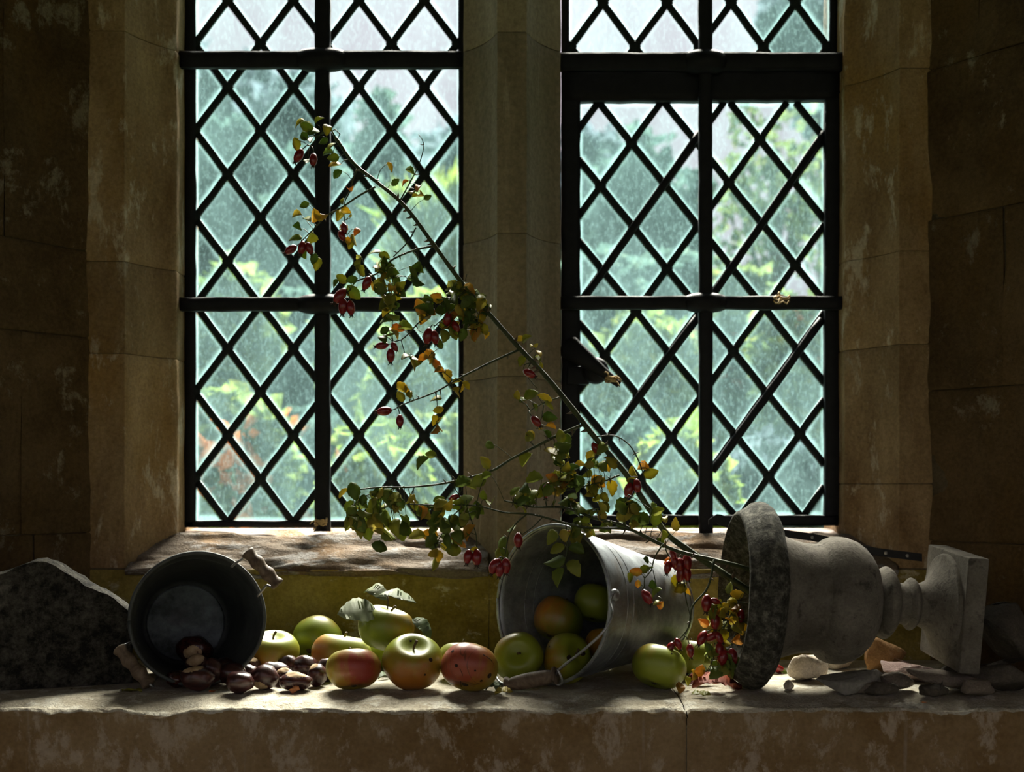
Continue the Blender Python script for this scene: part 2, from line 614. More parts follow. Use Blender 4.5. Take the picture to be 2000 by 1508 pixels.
shell('floor', (0, -0.55, -1.06), 6.4, 5.3, 0.12, M['floor'], 'stone floor of the room')
shell('ceiling', (0, -0.3, 2.96), 6.4, 6.2, 0.12, M['plaster'], 'plaster ceiling of the room')
for sd, nm in ((-1, 'left'), (1, 'right')):       # unseen side walls, each with a broad opening added for fill light
    y0, y1, z0, z1 = -1.7, 0.3, -0.2, 1.7
    vf = join(box((sd * 3.1, (-3.25 + y0) / 2, 0.95), 0.2, y0 + 3.25, 4.1), box((sd * 3.1, (2.15 + y1) / 2, 0.95), 0.2, 2.15 - y1, 4.1),
              box((sd * 3.1, (y0 + y1) / 2, (z0 - 1.1) / 2), 0.2, y1 - y0, z0 + 1.1), box((sd * 3.1, (y0 + y1) / 2, (z1 + 3.0) / 2), 0.2, y1 - y0, 3.0 - z1))
    o = mk('wall_far_' + nm, vf, M['plaster'], None, False)
    tag(o, 'plain plaster wall on the far %s of the room with an opening added for fill light' % nm, None, None, 'structure')
fr = join(box((-2.13, 2.33, 0.95), 1.86, 0.80, 4.1), box((2.13, 2.33, 0.95), 1.86, 0.80, 4.1), box((0, 2.24, 2.42), 2.5, 0.62, 0.98))
o = mk('wall_inner', fr, M['plaster'], None, False)
tag(o, 'room face of the thick window wall around the alcove', None, None, 'structure')
# unseen rear wall, its open window widened to add fill light
rx0, rx1, rz0, rz1 = -2.7, 2.7, -0.7, 2.1
rw = join(box(((-3.2 + rx0) / 2, -3.1, 0.95), rx0 + 3.2, 0.2, 4.1), box(((3.2 + rx1) / 2, -3.1, 0.95), 3.2 - rx1, 0.2, 4.1),
          box(((rx0 + rx1) / 2, -3.1, (rz0 - 1.1) / 2), rx1 - rx0, 0.2, rz0 + 1.1), box(((rx0 + rx1) / 2, -3.1, (rz1 + 3.0) / 2), rx1 - rx0, 0.2, 3.0 - rz1))
o = mk('wall_rear', rw, M['plaster'], None, False)
tag(o, 'rear wall of the room with an open window widened for fill light', None, None, 'structure')

# ------------------------------------------------------------------ glass
t = NT('old_grimy_haloed_glass')
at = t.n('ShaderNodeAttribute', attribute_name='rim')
big = t.noise(9, 4, 0.65, t.map((1.6, 1, 0.7)))
fine = t.noise(150, 3, 0.75, t.map((1, 1, 0.55)))
g = t.math('MULTIPLY_ADD', t.oi.outputs['Random'], 0.026, 0.021)
g = t.math('ADD', g, t.math('MULTIPLY', t.ramp(big, (0.38, 0.0), (0.72, 1.0)), 0.040))
g = t.math('ADD', g, t.math('MULTIPLY', t.ramp(fine, (0.48, 0.0), (0.68, 1.0)), 0.040))
rim = t.ramp(at.outputs['Fac'], (0.0, 0.0), (0.22, 0.16), (0.55, 1.0))  # pale pane edge: a bright halo painted in, along with some edge grime
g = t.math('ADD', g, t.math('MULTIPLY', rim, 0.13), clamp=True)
tr = t.n('ShaderNodeBsdfTransparent')
tr.inputs[0].default_value = (0.86, 0.905, 0.915, 1)
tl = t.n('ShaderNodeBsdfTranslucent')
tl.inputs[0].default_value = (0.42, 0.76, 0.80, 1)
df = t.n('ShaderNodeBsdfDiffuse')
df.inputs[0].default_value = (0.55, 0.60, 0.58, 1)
gl = t.n('ShaderNodeBsdfGlossy')
gl.inputs['Roughness'].default_value = 0.08
ad = t.n('ShaderNodeMixShader')
ad.inputs[0].default_value = 0.12
t.l(tl.outputs[0], ad.inputs[1]); t.l(df.outputs[0], ad.inputs[2])
m1 = t.n('ShaderNodeMixShader')
t.l(g, m1.inputs[0]); t.l(tr.outputs[0], m1.inputs[1]); t.l(ad.outputs[0], m1.inputs[2])
m2 = t.n('ShaderNodeMixShader')
m2.inputs[0].default_value = 0.015
t.l(m1.outputs[0], m2.inputs[1]); t.l(gl.outputs[0], m2.inputs[2])
t.l(m2.outputs[0], t.out.inputs[0])
M['glass'] = t.mat
t = NT('clear_glass_back')
tr = t.n('ShaderNodeBsdfTransparent')
tr.inputs[0].default_value = (0.97, 0.995, 0.99, 1)
t.l(tr.outputs[0], t.out.inputs[0])
M['glassback'] = t.mat


def clip_poly(poly, a, b, c):
    """keep a*x+b*y<=c"""
    out = []
    for i in range(len(poly)):
        p, q = poly[i], poly[(i + 1) % len(poly)]
        dp, dq = a * p[0] + b * p[1] - c, a * q[0] + b * q[1] - c
        if dp <= 0: out.append(p)
        if dp * dq < 0:
            s = dp / (dp - dq)
            out.append((p[0] + (q[0] - p[0]) * s, p[1] + (q[1] - p[1]) * s))
    return out


def clip_rect(poly, r):
    for a, b, c in ((1, 0, r[2]), (-1, 0, -r[0]), (0, 1, r[3]), (0, -1, -r[1])):
        poly = clip_poly(poly, a, b, c)
        if len(poly) < 3: return []
    return poly


def clip_seg(p, q, r):
    t0, t1 = 0.0, 1.0
    d = (q[0] - p[0], q[1] - p[1])
    for k, lo, hi in ((0, r[0], r[2]), (1, r[1], r[3])):
        if abs(d[k]) < 1e-9: continue
        a, b = (lo - p[k]) / d[k], (hi - p[k]) / d[k]
        if a > b: a, b = b, a
        t0, t1 = max(t0, a), min(t1, b)
    if t1 - t0 < 0.003: return None
    return (p[0] + d[0] * t0, p[1] + d[1] * t0), (p[0] + d[0] * t1, p[1] + d[1] * t1)


def w2(x, y, Y): return (x - 1000) / F * YG, Y, H - (y - HY) / F * YG


def strip(p, q, wd, th, Y, crown=0.35):
    """flat bar between two points of the glazing, slightly rounded room side"""
    a, b = Vector(w2(p[0], p[1], Y)), Vector(w2(q[0], q[1], Y))
    d = (b - a)
    L = d.length
    d.normalize()
    s = Vector((-d.z, 0, d.x))
    n = max(2, int(L / 0.03))
    cs = [(-wd / 2, th / 2), (wd / 2, th / 2), (wd / 2, -th * crown), (wd * 0.28, -th / 2), (-wd * 0.28, -th / 2), (-wd / 2, -th * crown)]
    V, Fc = [], []
    for i in range(n + 1):
        c = a + d * (L * i / n)
        k = 1 + 0.10 * noise.noise(c * 70)
        off = s * 0.0011 * noise.noise(c * 45 + Vector((5, 0, 0)))
        for u, v in cs: V.append(c + off + s * u * k + Vector((0, v, 0)))
    m = len(cs)
    for i in range(n):
        for k in range(m): Fc.append((i * m + k, i * m + (k + 1) % m, (i + 1) * m + (k + 1) % m, (i + 1) * m + k))
    Fc.append(tuple(range(m))[::-1])
    Fc.append(tuple(n * m + k for k in range(m)))
    return V, Fc


JOINT = None


def lattice(root, r, x0, y0, dx, dy, kx=0.0, ky=0.0, cw=0.0135):
    global JOINT

    def nd(i, j): return (x0 + dx * i + kx * dy * j, y0 + dy * j + ky * dx * i)
    I = range(-6, 14)
    Jm = int((r[1] - y0) / dy) - 3, int((r[3] - y0) / dy) + 4
    for j in range(Jm[0], Jm[1]):
        for i in I:
            if (i + j) % 2:
                poly = clip_rect([nd(i - 1, j), nd(i, j - 1), nd(i + 1, j), nd(i, j + 1)], r)
                if len(poly) < 3: continue
                ar = abs(sum(poly[k][0] * poly[(k + 1) % len(poly)][1] - poly[(k + 1) % len(poly)][0] * poly[k][1] for k in range(len(poly)))) / 2
                if ar < 160: continue
                pm = sum(math.dist(poly[k], poly[(k + 1) % len(poly)]) for k in range(len(poly)))
                cx, cy = sum(p[0] for p in poly) / len(poly), sum(p[1] for p in poly) / len(poly)
                kk = max(0.25, 1 - 15.0 / (2 * ar / pm))
                tx, tz = RNG.uniform(-.006, .006), RNG.uniform(-.006, .006)
                V, n = [], len(poly)
                for Yo in (-0.0015, 0.0015):
                    for ring in (1.0, kk):
                        for p in poly:
                            X, Y, Z = w2(cx + (p[0] - cx) * ring, cy + (p[1] - cy) * ring, YG)
                            V.append((X, Y + Yo + tx * (p[0] - cx) * ring / 900 + tz * (p[1] - cy) * ring / 900, Z))
                Fc = []
                for k in range(n):
                    k2 = (k + 1) % n
                    Fc += [(k, k2, n + k2, n + k), (2 * n + k2, 2 * n + k, 3 * n + k, 3 * n + k2), (k2, k, 2 * n + k, 2 * n + k2)]
                Fc += [tuple(range(n, 2 * n)), tuple(range(4 * n - 1, 3 * n - 1, -1))]
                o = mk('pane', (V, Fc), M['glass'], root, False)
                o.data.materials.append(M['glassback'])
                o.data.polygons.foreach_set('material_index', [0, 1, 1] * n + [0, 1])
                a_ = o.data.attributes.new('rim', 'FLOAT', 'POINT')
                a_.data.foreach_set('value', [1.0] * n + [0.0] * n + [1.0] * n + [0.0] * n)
            else:
                x, y = nd(i, j)
                if r[0] - 2 < x < r[2] + 2 and r[1] < y < r[3]:
                    if JOINT is None:
                        vf = lathe([(-0.0052, 0.0), (-0.0050, 0.006), (-0.0030, 0.0118), (0.0, 0.0125), (0.004, 0.012)], Vector((0, 0, 0)), Vector((0, 1, 0)), 10)
                        JOINT = me(vf[0], vf[1], M['lead'])
                    mk('solder_joint', JOINT, None, root, loc=Vector(w2(x, y, YG)))
    for fam in (1, -1):
        for c in range(-40, 60, 2):
            # i - fam*j = c
            j0, j1 = -40, 40
            s = clip_seg(nd(c + fam * j0, j0), nd(c + fam * j1, j1), r)
            if s and math.dist(*s) > 12:
                mk('lead_came', strip(s[0], s[1], cw, 0.008, YG + (0.0 if fam == 1 else 0.0007)), M['lead'], root)


def bar(p, q, wd, th, Y): return strip(p, q, wd, th, Y)


PYT = HY - (TOP - H) * F / YG               # row of the window head
win1 = empty('window_1', (-0.395, YG, SILL_B))
tag(win1, 'left leaded window light of diamond panes with iron stanchion', None, None, 'structure')
RL = (381, PYT, 897, 1019)
lattice(win1, RL, 381, 255, 64.0, 85.0)
for a, b, wd in (((372, PYT), (372, 1030), .024), ((903, PYT), (903, 1030), .016), ((362, 1023), (909, 1023), .014), ((362, PYT + 6), (909, PYT + 6), .014)):
    mk('edge_came', strip(a, b, wd, 0.016, YG), M['iron'], win1)


def saddle(root, xa, xb, y, wd, eye, ew, Y):
    o = mk('saddle_bar', bar((xa, y), (xb, y), wd, 0.020, Y), M['iron'], root)
    # flattened eye through which the stanchion passes
    c = Vector(w2(eye, y, Y))
    V, Fc = [], []
    n = 24
    pr = []
    for k in range(n + 1):
        u = k / n * 2 - 1
        pr.append((u * ew, max(0.0, 1 - abs(u) ** 3.0)))
    cs = 10
    for u, e in pr:
        for q in range(cs):
            an = 2 * math.pi * q / cs
            hz = (wd * 0.5 + 0.0075 * e) * math.sin(an)
            hy = (0.010 + 0.016 * e) * math.cos(an)
            V.append(c + Vector((u, hy, hz)))
    for k in range(n):
        for q in range(cs): Fc.append((k * cs + q, k * cs + (q + 1) % cs, (k + 1) * cs + (q + 1) % cs, (k + 1) * cs + q))
    Fc.append(tuple(range(cs))[::-1]); Fc.append(tuple(n * cs + q for q in range(cs)))
    mk('eye', (V, Fc), M['iron'], o)
    return o


def twine_wrap(root, name, c, r, n, seed, ends=3):
    rg = random.Random(seed)
    parts = []
    for k in range(n):
        z = (k / n - 0.5) * r * 1.0
        pts = [c + Vector((math.cos(a) * r * rg.uniform(.9, 1.1), math.sin(a) * r * 0.9, z + rg.uniform(-.2, .2) * r + 0.2 * r * math.sin(a))) for a in [i / 12 * 2 * math.pi for i in range(13)]]
        parts.append(tube(pts, 0.0017, n=5))
    for k in range(ends):
        d = Vector((rg.uniform(-1, 1), rg.uniform(-1, -.2), rg.uniform(-.9, .5))).normalized()
        p = c + d * r
        pts = [p, p + d * r * .7 + Vector((0, 0, .2 * r)), p + d * r * 1.5 + Vector((0, 0, -.3 * r))]
        parts.append(tube(catmull(pts, 0.004), 0.0017, 0.0012, n=5))
    return mk(name, join(*parts), M['twine'], root)


saddle(win1, 357, 906, 130, 0.034, 634, 0.052, YG - 0.040)
saddle(win1, 357, 906, 600, 0.028, 634, 0.050, YG - 0.040)
mk('stanchion', strip((635, PYT), (635, 1037), 0.031, 0.020, YG - 0.034), M['iron'], win1)
twine_wrap(win1, 'twine', Vector(w2(633, 1016, YG - 0.046)), 0.012, 5, 3)

win2 = empty('window_2', (0.39, YG, SILL_B))
tag(win2, 'right leaded window light with an opening iron casement below a fixed panel', None, None, 'structure')
RU = (1112, PYT, 1620, 140)
lattice(win2, RU, 1115, 91, 62.6, 85.0)
for a, b, wd in (((1104, PYT), (1104, 150), .016), ((1627, PYT), (1627, 150), .016), ((1098, PYT + 6), (1634, PYT + 6), .014)):
    mk('edge_came', strip(a, b, wd, 0.016, YG), M['iron'], win2)
RC = (1130, 200, 1610, 1008)
lattice(win2, RC, 1108, 283, 62.7, 82.2, 0.026, -0.028)
# casement frame, an L-section of wrought iron standing proud
for nm, a, b, wd in (('casement_stile', (1114, 150), (1114, 1026), .039), ('casement_stile', (1623, 150), (1623, 1026), .034),
                     ('casement_rail', (1096, 172), (1641, 169), .068), ('casement_rail', (1098, 1016), (1640, 1016), .022)):
    mk(nm, strip(a, b, wd, 0.026, YG - (0.012 if 'stile' in nm else 0.0135), 0.45), M['iron'], win2)
for a, b in (((1141, 583), (1366, 262)), ((1388, 582), (1608, 262)), ((1192, 850), (1362, 620)), ((1390, 920), (1604, 625))):
    mk('brace_rod', strip(a, b, 0.0165, 0.010, YG - 0.010, 0.1), M['iron'], win2)
saddle(win2, 1075, 1645, 136, 0.036, 1371, 0.043, YG - 0.046)
saddle(win2, 1093, 1646, 598, 0.027, 1371, 0.043, YG - 0.046)
mk('stanchion', strip((1371, PYT), (1373, 1062), 0.027, 0.020, YG - 0.040), M['iron'], win2)
twine_wrap(win2, 'twine', Vector(w2(1515, 590, YG - 0.056)), 0.017, 3, 8, 2)
# turn-buckle latch: boss, lever, pivot plate, all one assembly
latch = mk('latch', lathe([(-0.022, 0.0), (-0.022, 0.012), (-0.018, 0.024), (-0.008, 0.0275), (0.004, 0.0275), (0.008, 0.022)], Vector(w2(1161, 728, YG - 0.036)), Vector((0, 1, 0)), 28), M['iron'], win2)
p0, p1, p2 = (Vector(w2(*q)) for q in ((1099, 676, YG - 0.052), (1140, 708, YG - 0.066), (1204, 757, YG - 0.074)))
lv = []
path = catmull([p0, p1, p2], 0.006)
V, Fc = [], []
for i, p in enumerate(path):
    tt = i / (len(path) - 1)
    wd = (0.021 * (1 - tt) ** 1.2 + 0.0075) * min(1, 0.5 + tt * 6)
    d = (p2 - p0).normalized()
    s = Vector((-d.z, 0, d.x))
    for k in range(10):
        an = 2 * math.pi * k / 10
        V.append(p + s * wd * math.sin(an) + Vector((0, 0.008 * math.cos(an), 0)))
for i in range(len(path) - 1):
    for k in range(10): Fc.append((i * 10 + k, i * 10 + (k + 1) % 10, (i + 1) * 10 + (k + 1) % 10, (i + 1) * 10 + k))
Fc.append(tuple(range(10))[::-1]); Fc.append(tuple((len(path) - 1) * 10 + k for k in range(10)))
mk('lever', (V, Fc), M['iron'], latch)
mk('keeper_plate', bevel_mesh(box(w2(1128, 736, YG - 0.030), 0.046, 0.012, 0.038), 0.003, 2, M['iron']), None, latch)
twine_wrap(latch, 'twine', Vector(w2(1188, 745, YG - 0.074)), 0.0115, 5, 21, 5)
# ------------------------------------------------------------------ garden outside
def leaf_mat(name, a, b, c=None, trans=0.5, scale=1.6):
    t = NT(name)
    n = t.noise(scale, 4, 0.6)
    n2 = t.noise(scale * 14, 3, 0.6)
    col = t.ramp(n, (0.34, a), (0.62, b))
    if c: col = t.mix(t.ramp(n2, (0.56, 0.0), (0.64, 0.9)), col, c)
    col = t.mix(0.6, col, t.ramp(n2, (0.3, 0.55), (0.7, 1.35)), 'MULTIPLY')
    d = t.n('ShaderNodeBsdfDiffuse')
    s = t.n('ShaderNodeBsdfTranslucent')
    t.l(col, d.inputs[0]); t.l(col, s.inputs[0])
    m = t.n('ShaderNodeMixShader')
    m.inputs[0].default_value = trans
    t.l(d.outputs[0], m.inputs[1]); t.l(s.outputs[0], m.inputs[2])
    t.l(m.outputs[0], t.out.inputs[0])
    return t.mat


t = NT('meadow_grass')
n = t.noise(2.2, 8, 0.65)
t.pbr(t.ramp(n, (0.35, (0.02, 0.035, 0.012)), (0.65, (0.05, 0.075, 0.025))), 0.9, 0, 0.1)
M['grass'] = t.mat
g = mk('ground', ([(-60, 2.72, -1.1), (60, 2.72, -1.1), (60, 80, -1.1), (-60, 80, -1.1)], [(0, 1, 2, 3)]), M['grass'], None, False)
tag(g, 'grassy garden ground outside the window', None, None, 'structure')
g = mk('ground_behind', ([(-60, -60, -1.14), (60, -60, -1.14), (60, 2.70, -1.14), (-60, 2.70, -1.14)], [(0, 1, 2, 3)]), M['grass'], None, False)
tag(g, 'grassy ground around the house', None, None, 'structure')
M['bark'] = plain_mat('dark_bark', (0.07, 0.055, 0.04), 0.9, 0, 0.4, 20, 0.6)
M['lf_teal'] = leaf_mat('blue_green_leaves', (0.032, 0.070, 0.065), (0.069, 0.123, 0.103), (0.085, 0.135, 0.103))
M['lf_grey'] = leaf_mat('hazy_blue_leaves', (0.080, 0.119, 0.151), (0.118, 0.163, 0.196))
M['lf_green'] = leaf_mat('fresh_green_leaves', (0.076, 0.138, 0.039), (0.161, 0.247, 0.068), (0.256, 0.309, 0.078))
M['lf_lime'] = leaf_mat('yellow_green_leaves', (0.095, 0.170, 0.027), (0.175, 0.266, 0.049), (0.239, 0.292, 0.066))
M['lf_olive'] = leaf_mat('olive_leaves', (0.065, 0.109, 0.038), (0.118, 0.180, 0.062), (0.160, 0.173, 0.062))
M['lf_orange'] = leaf_mat('orange_petals', (0.492, 0.151, 0.042), (0.616, 0.272, 0.082), None, 0.4)
M['lf_red'] = leaf_mat('rust_leaves', (0.287, 0.089, 0.048), (0.376, 0.150, 0.068), None, 0.4)


def foliage(c, rad, n, ls, rg, shape='round', clump=14):
    """n leaves gathered into clumps inside an ellipsoid / cone / fountain"""
    V, Fc = [], []
    cl = []
    for k in range(clump):
        while True:
            q = Vector((rg.uniform(-1, 1), rg.uniform(-1, 1), rg.uniform(-1, 1)))
            if q.length > 1: continue
            if shape == 'cone' and math.hypot(q.x, q.y) > (1 - q.z) / 2: continue
            break
        cl.append(q)
    for k in range(n):
        q = rg.choice(cl) + Vector((rg.gauss(0, .17), rg.gauss(0, .17), rg.gauss(0, .15)))
        if shape == 'cone':
            lim = (1.05 - q.z) / 2
            hh = math.hypot(q.x, q.y)
            if hh > lim and hh > 0: q.x *= lim / hh; q.y *= lim / hh
        if q.length > 1.15: q *= 1.1 / q.length
        p = c + Vector((q.x * rad[0], q.y * rad[1], q.z * rad[2]))
        s = ls * rg.uniform(.55, 1.35)
        d = Vector((rg.uniform(-1, 1), rg.uniform(-1, 1), rg.uniform(-1, .7))).normalized()
        if shape == 'fountain': d = Vector((q.x * .6 + rg.uniform(-.3, .3), q.y * .6, rg.uniform(.4, 1.2))).normalized()
        e = d.cross(Vector((rg.uniform(-1, 1), rg.uniform(-1, 1), rg.uniform(-1, 1)))).normalized()
        wd = s * (0.16 if shape == 'fountain' else 0.36)
        if shape == 'fountain': s *= 2.2
        i = len(V)
        m = d.cross(e) * wd * 0.35
        V += [p, p + d * s * .45 + e * wd + m, p + d * s, p + d * s * .45 - e * wd + m]
        Fc += [(i, i + 1, i + 2), (i, i + 2, i + 3)]
    return V, Fc


def plant(name, label, cat, px, py, Y, rx, rz, n, ls, mat, seed, shape='round', group=None, blooms=None, trunk=True, ry=None, clump=14):
    rg = random.Random(seed)
    c = P(px, py, Y)
    r = (rx * Y / F, (ry or rx) * Y / F * 0.7, rz * Y / F)
    root = empty(name, (c.x, c.y, -1.1))
    tag(root, label, cat, group)
    o = mk('foliage', foliage(c, r, n, ls, rg, shape, clump), M[mat], root, False)
    o['kind'] = 'stuff'
    if trunk:
        base = Vector((c.x, c.y, -1.1))
        th = min(0.16, 0.05 + r[2] * 0.05)
        parts = [tube(catmull([base, base.lerp(c, .5) + Vector((rg.uniform(-.1, .1), 0, 0)), c + Vector((0, 0, r[2] * .3))], 0.2), th, th * .4, 7)]
        for k in range(4):
            s = base.lerp(c, rg.uniform(.6, .95))
            e = c + Vector((rg.uniform(-.7, .7) * r[0], rg.uniform(-.6, .6) * r[1], rg.uniform(-.2, .7) * r[2]))
            parts.append(tube(catmull([s, s.lerp(e, .5) + Vector((0, 0, .05)), e], 0.15), th * .45, th * .12, 5))
        mk('trunk', join(*parts), M['bark'], root)
    if blooms:
        nb, bm_, bs = blooms
        b = mk('blossom', foliage(c + Vector((0, -r[1] * .5, 0)), (r[0] * 1.02, r[1], r[2]), nb, bs, rg, 'round', 12), M[bm_], root, False)
        b['kind'] = 'stuff'
    return root


# far tree line and mid trees
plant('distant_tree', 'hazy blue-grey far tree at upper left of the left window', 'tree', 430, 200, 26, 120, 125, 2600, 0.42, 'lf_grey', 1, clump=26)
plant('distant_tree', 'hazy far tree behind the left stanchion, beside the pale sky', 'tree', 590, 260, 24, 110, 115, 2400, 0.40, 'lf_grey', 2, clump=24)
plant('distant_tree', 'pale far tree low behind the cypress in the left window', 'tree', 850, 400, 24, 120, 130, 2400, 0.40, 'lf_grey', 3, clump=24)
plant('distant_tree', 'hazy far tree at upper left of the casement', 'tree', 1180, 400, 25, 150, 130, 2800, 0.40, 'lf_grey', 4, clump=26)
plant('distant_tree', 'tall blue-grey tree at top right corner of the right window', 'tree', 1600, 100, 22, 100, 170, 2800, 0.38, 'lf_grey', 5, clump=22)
plant('spire_conifer', 'slim dark conifer rising against the sky in the left window', 'tree', 742, 330, 15, 75, 190, 2200, 0.26, 'lf_teal', 6, 'cone', clump=50)
plant('garden_tree', 'broad blue-green tree filling the left half of the left window', 'tree', 450, 470, 12, 135, 205, 4200, 0.20, 'lf_teal', 7, clump=44)
plant('garden_tree', 'dark green tree seen behind the left stanchion', 'tree', 640, 500, 11, 110, 170, 3200, 0.19, 'lf_teal', 8, clump=36)
plant('feathery_cypress', 'bright yellow-green feathery cypress at right of left window', 'tree', 850, 500, 8, 62, 125, 2200, 0.12, 'lf_lime', 9, 'fountain', clump=26)
plant('garden_tree', 'open leafy tree with sky glinting through at right of casement', 'tree', 1510, 400, 9, 120, 215, 620, 0.12, 'lf_olive', 10, clump=60)
plant('garden_tree', 'green tree behind the casement stanchion', 'tree', 1270, 450, 11.5, 110, 180, 2600, 0.17, 'lf_teal', 12, clump=44)
# shrub border
sp = [('tall green shrub at lower left of the left window', 420, 660, 6.6, 105, 130, 2400, .12, 'lf_green', None),
      ('teal leafed shrub beside the left stanchion', 560, 690, 7.2, 100, 135, 2400, .12, 'lf_teal', None),
      ('pale green shrub right of the left stanchion', 720, 720, 6.3, 100, 150, 2600, .11, 'lf_green', None),
      ('bright lime shrub behind the lower right of left window', 830, 760, 5.5, 90, 160, 2400, .10, 'lf_lime', None),
      ('low bush dotted with orange flowers in left window', 440, 900, 5.0, 110, 130, 2200, .10, 'lf_green', (260, 'lf_orange', .085)),
      ('leafy bush with a few orange blooms beside left stanchion', 600, 930, 5.6, 95, 120, 2000, .10, 'lf_teal', (90, 'lf_orange', .08)),
      ('grassy lime clump at the foot of the left window', 730, 940, 4.5, 75, 110, 1400, .10, 'lf_lime', (14, 'lf_orange', .07)),
      ('dark green bush at lower right corner of left window', 860, 950, 5.0, 85, 110, 1800, .10, 'lf_green', None),
      ('blue-green shrub at left edge of the casement', 1150, 650, 6.4, 105, 140, 2400, .12, 'lf_teal', None),
      ('soft green shrub beneath the casement latch', 1260, 740, 5.9, 100, 140, 2400, .11, 'lf_green', None),
      ('grey-green shrub left of the casement stanchion', 1330, 640, 7.0, 100, 130, 2200, .12, 'lf_teal', None),
      ('olive shrub with rusty tips right of casement stanchion', 1450, 700, 6.4, 100, 150, 2400, .11, 'lf_olive', (50, 'lf_red', .08)),
      ('bright green shrub at lower right of the casement', 1560, 740, 5.7, 90, 150, 2200, .11, 'lf_green', (30, 'lf_orange', .06)),
      ('teal bush low behind the casement, left of stanchion', 1220, 930, 5.1, 110, 110, 2000, .10, 'lf_teal', None),
      ('lime bush low behind the casement stanchion', 1340, 950, 4.6, 80, 90, 1600, .10, 'lf_lime', None),
      ('bluish bush low at the right foot of the casement', 1515, 960, 5.15, 90, 100, 2200, .10, 'lf_grey', None)]
for i, (lb, px, py, Y, rx, rz, n, ls, mt, bl) in enumerate(sp):
    plant('garden_shrub', lb, 'shrub', px, py, Y, rx, rz, n, ls, mt, 30 + i, blooms=bl, group='garden shrubs outside the window', clump=24)
hd = foliage(Vector((0, 13.5, 0.6)), (9.0, 0.8, 1.7), 11000, 0.20, random.Random(77), 'round', 150)
hedge = mk('hedge', hd, M['lf_teal'], None, False)
tag(hedge, 'long mixed hedge closing the garden behind the shrubs', 'hedge')
# ------------------------------------------------------------------ still life: materials
t = NT('lichened_granite')
n1 = t.noise(38, 6, 0.75)
n2 = t.noise(9, 5, 0.65)
n3 = t.noise(160, 4, 0.7)
c = t.ramp(n1, (0.42, (0.013, 0.012, 0.010)), (0.60, (0.075, 0.069, 0.056)))
c = t.mix(t.ramp(n2, (0.60, 0.0), (0.66, 0.6)), c, (0.19, 0.18, 0.15))
c = t.mix(0.7, c, t.ramp(n3, (0.35, 0.4), (0.65, 1.3)), 'MULTIPLY')
t.pbr(c, 0.93, 0, 0.15, t.bump(t.math('ADD', n1, t.math('MULTIPLY', n3, .4)), 0.8, 0.006))
M['granite'] = t.mat

t = NT('weathered_urn_stone')
n1 = t.noise(9, 8, 0.65)
n2 = t.noise(42, 7, 0.7)
n3 = t.noise(220, 4, 0.7)
c = t.ramp(n1, (0.35, (0.105, 0.092, 0.074)), (0.65, (0.225, 0.203, 0.170)))
c = t.mix(t.ramp(n2, (0.55, 0.0), (0.66, 0.7)), c, (0.045, 0.040, 0.033))
c = t.mix(0.5, c, t.ramp(n3, (0.35, 0.6), (0.65, 1.2)), 'MULTIPLY')
t.pbr(c, 0.95, 0, 0.12, t.bump(t.math('ADD', n2, t.math('MULTIPLY', n3, .5)), 0.6, 0.003))
M['urn'] = t.mat
t = NT('lichened_urn_rim')
n1 = t.noise(70, 7, 0.75)
n3 = t.noise(220, 4, 0.7)
c = t.ramp(n1, (0.42, (0.040, 0.039, 0.032)), (0.54, (0.105, 0.100, 0.082)), (0.68, (0.27, 0.26, 0.215)))
c = t.mix(0.5, c, t.ramp(n3, (0.35, 0.6), (0.65, 1.2)), 'MULTIPLY')
t.pbr(c, 0.95, 0, 0.12, t.bump(t.math('ADD', n1, t.math('MULTIPLY', n3, .5)), 0.8, 0.005))
M['urnrim'] = t.mat


def metal_mat(name, a, b, rust, rough, metal):
    t = NT(name)
    n1 = t.noise(16, 8, 0.7)
    n2 = t.noise(70, 6, 0.7)
    n3 = t.noise(8, 6, 0.65, None, 1.0)
    c = t.ramp(n1, (0.36, a), (0.64, b))
    c = t.mix(t.ramp(n3, (0.60, 0.0), (0.72, 0.6)), c, rust)
    c = t.mix(0.5, c, t.ramp(n2, (0.3, 0.6), (0.7, 1.25)), 'MULTIPLY')
    r = t.math('MULTIPLY_ADD', n1, 0.3, rough - 0.12)
    t.pbr(c, r, metal, 0.5, t.bump(n2, 0.15, 0.002))
    return t.mat


M['galv'] = metal_mat('dull_galvanised_steel', (0.17, 0.18, 0.19), (0.40, 0.43, 0.45), (0.22, 0.16, 0.10), 0.45, 0.7)
M['pail'] = metal_mat('tarnished_dark_zinc', (0.030, 0.034, 0.034), (0.085, 0.093, 0.090), (0.045, 0.042, 0.030), 0.6, 0.35)
M['pailbase'] = metal_mat('lit_zinc_base', (0.035, 0.045, 0.048), (0.20, 0.23, 0.245), (0.10, 0.085, 0.10), 0.6, 0.3)  # paler than the pail walls: light on the bottom put into the colour
M['wire'] = plain_mat('steel_wire', (0.33, 0.33, 0.33), 0.4, 0.9, 0.3, 80, 0.1)
t = NT('turned_wood_grip')
n1 = t.noise(40, 6, 0.6, t.map((1, 1, 1)), 1.5)
t.pbr(t.ramp(n1, (0.35, (0.075, 0.048, 0.030)), (0.65, (0.19, 0.140, 0.098))), 0.6, 0, 0.3, t.bump(n1, 0.2, 0.001))
M['wood'] = t.mat


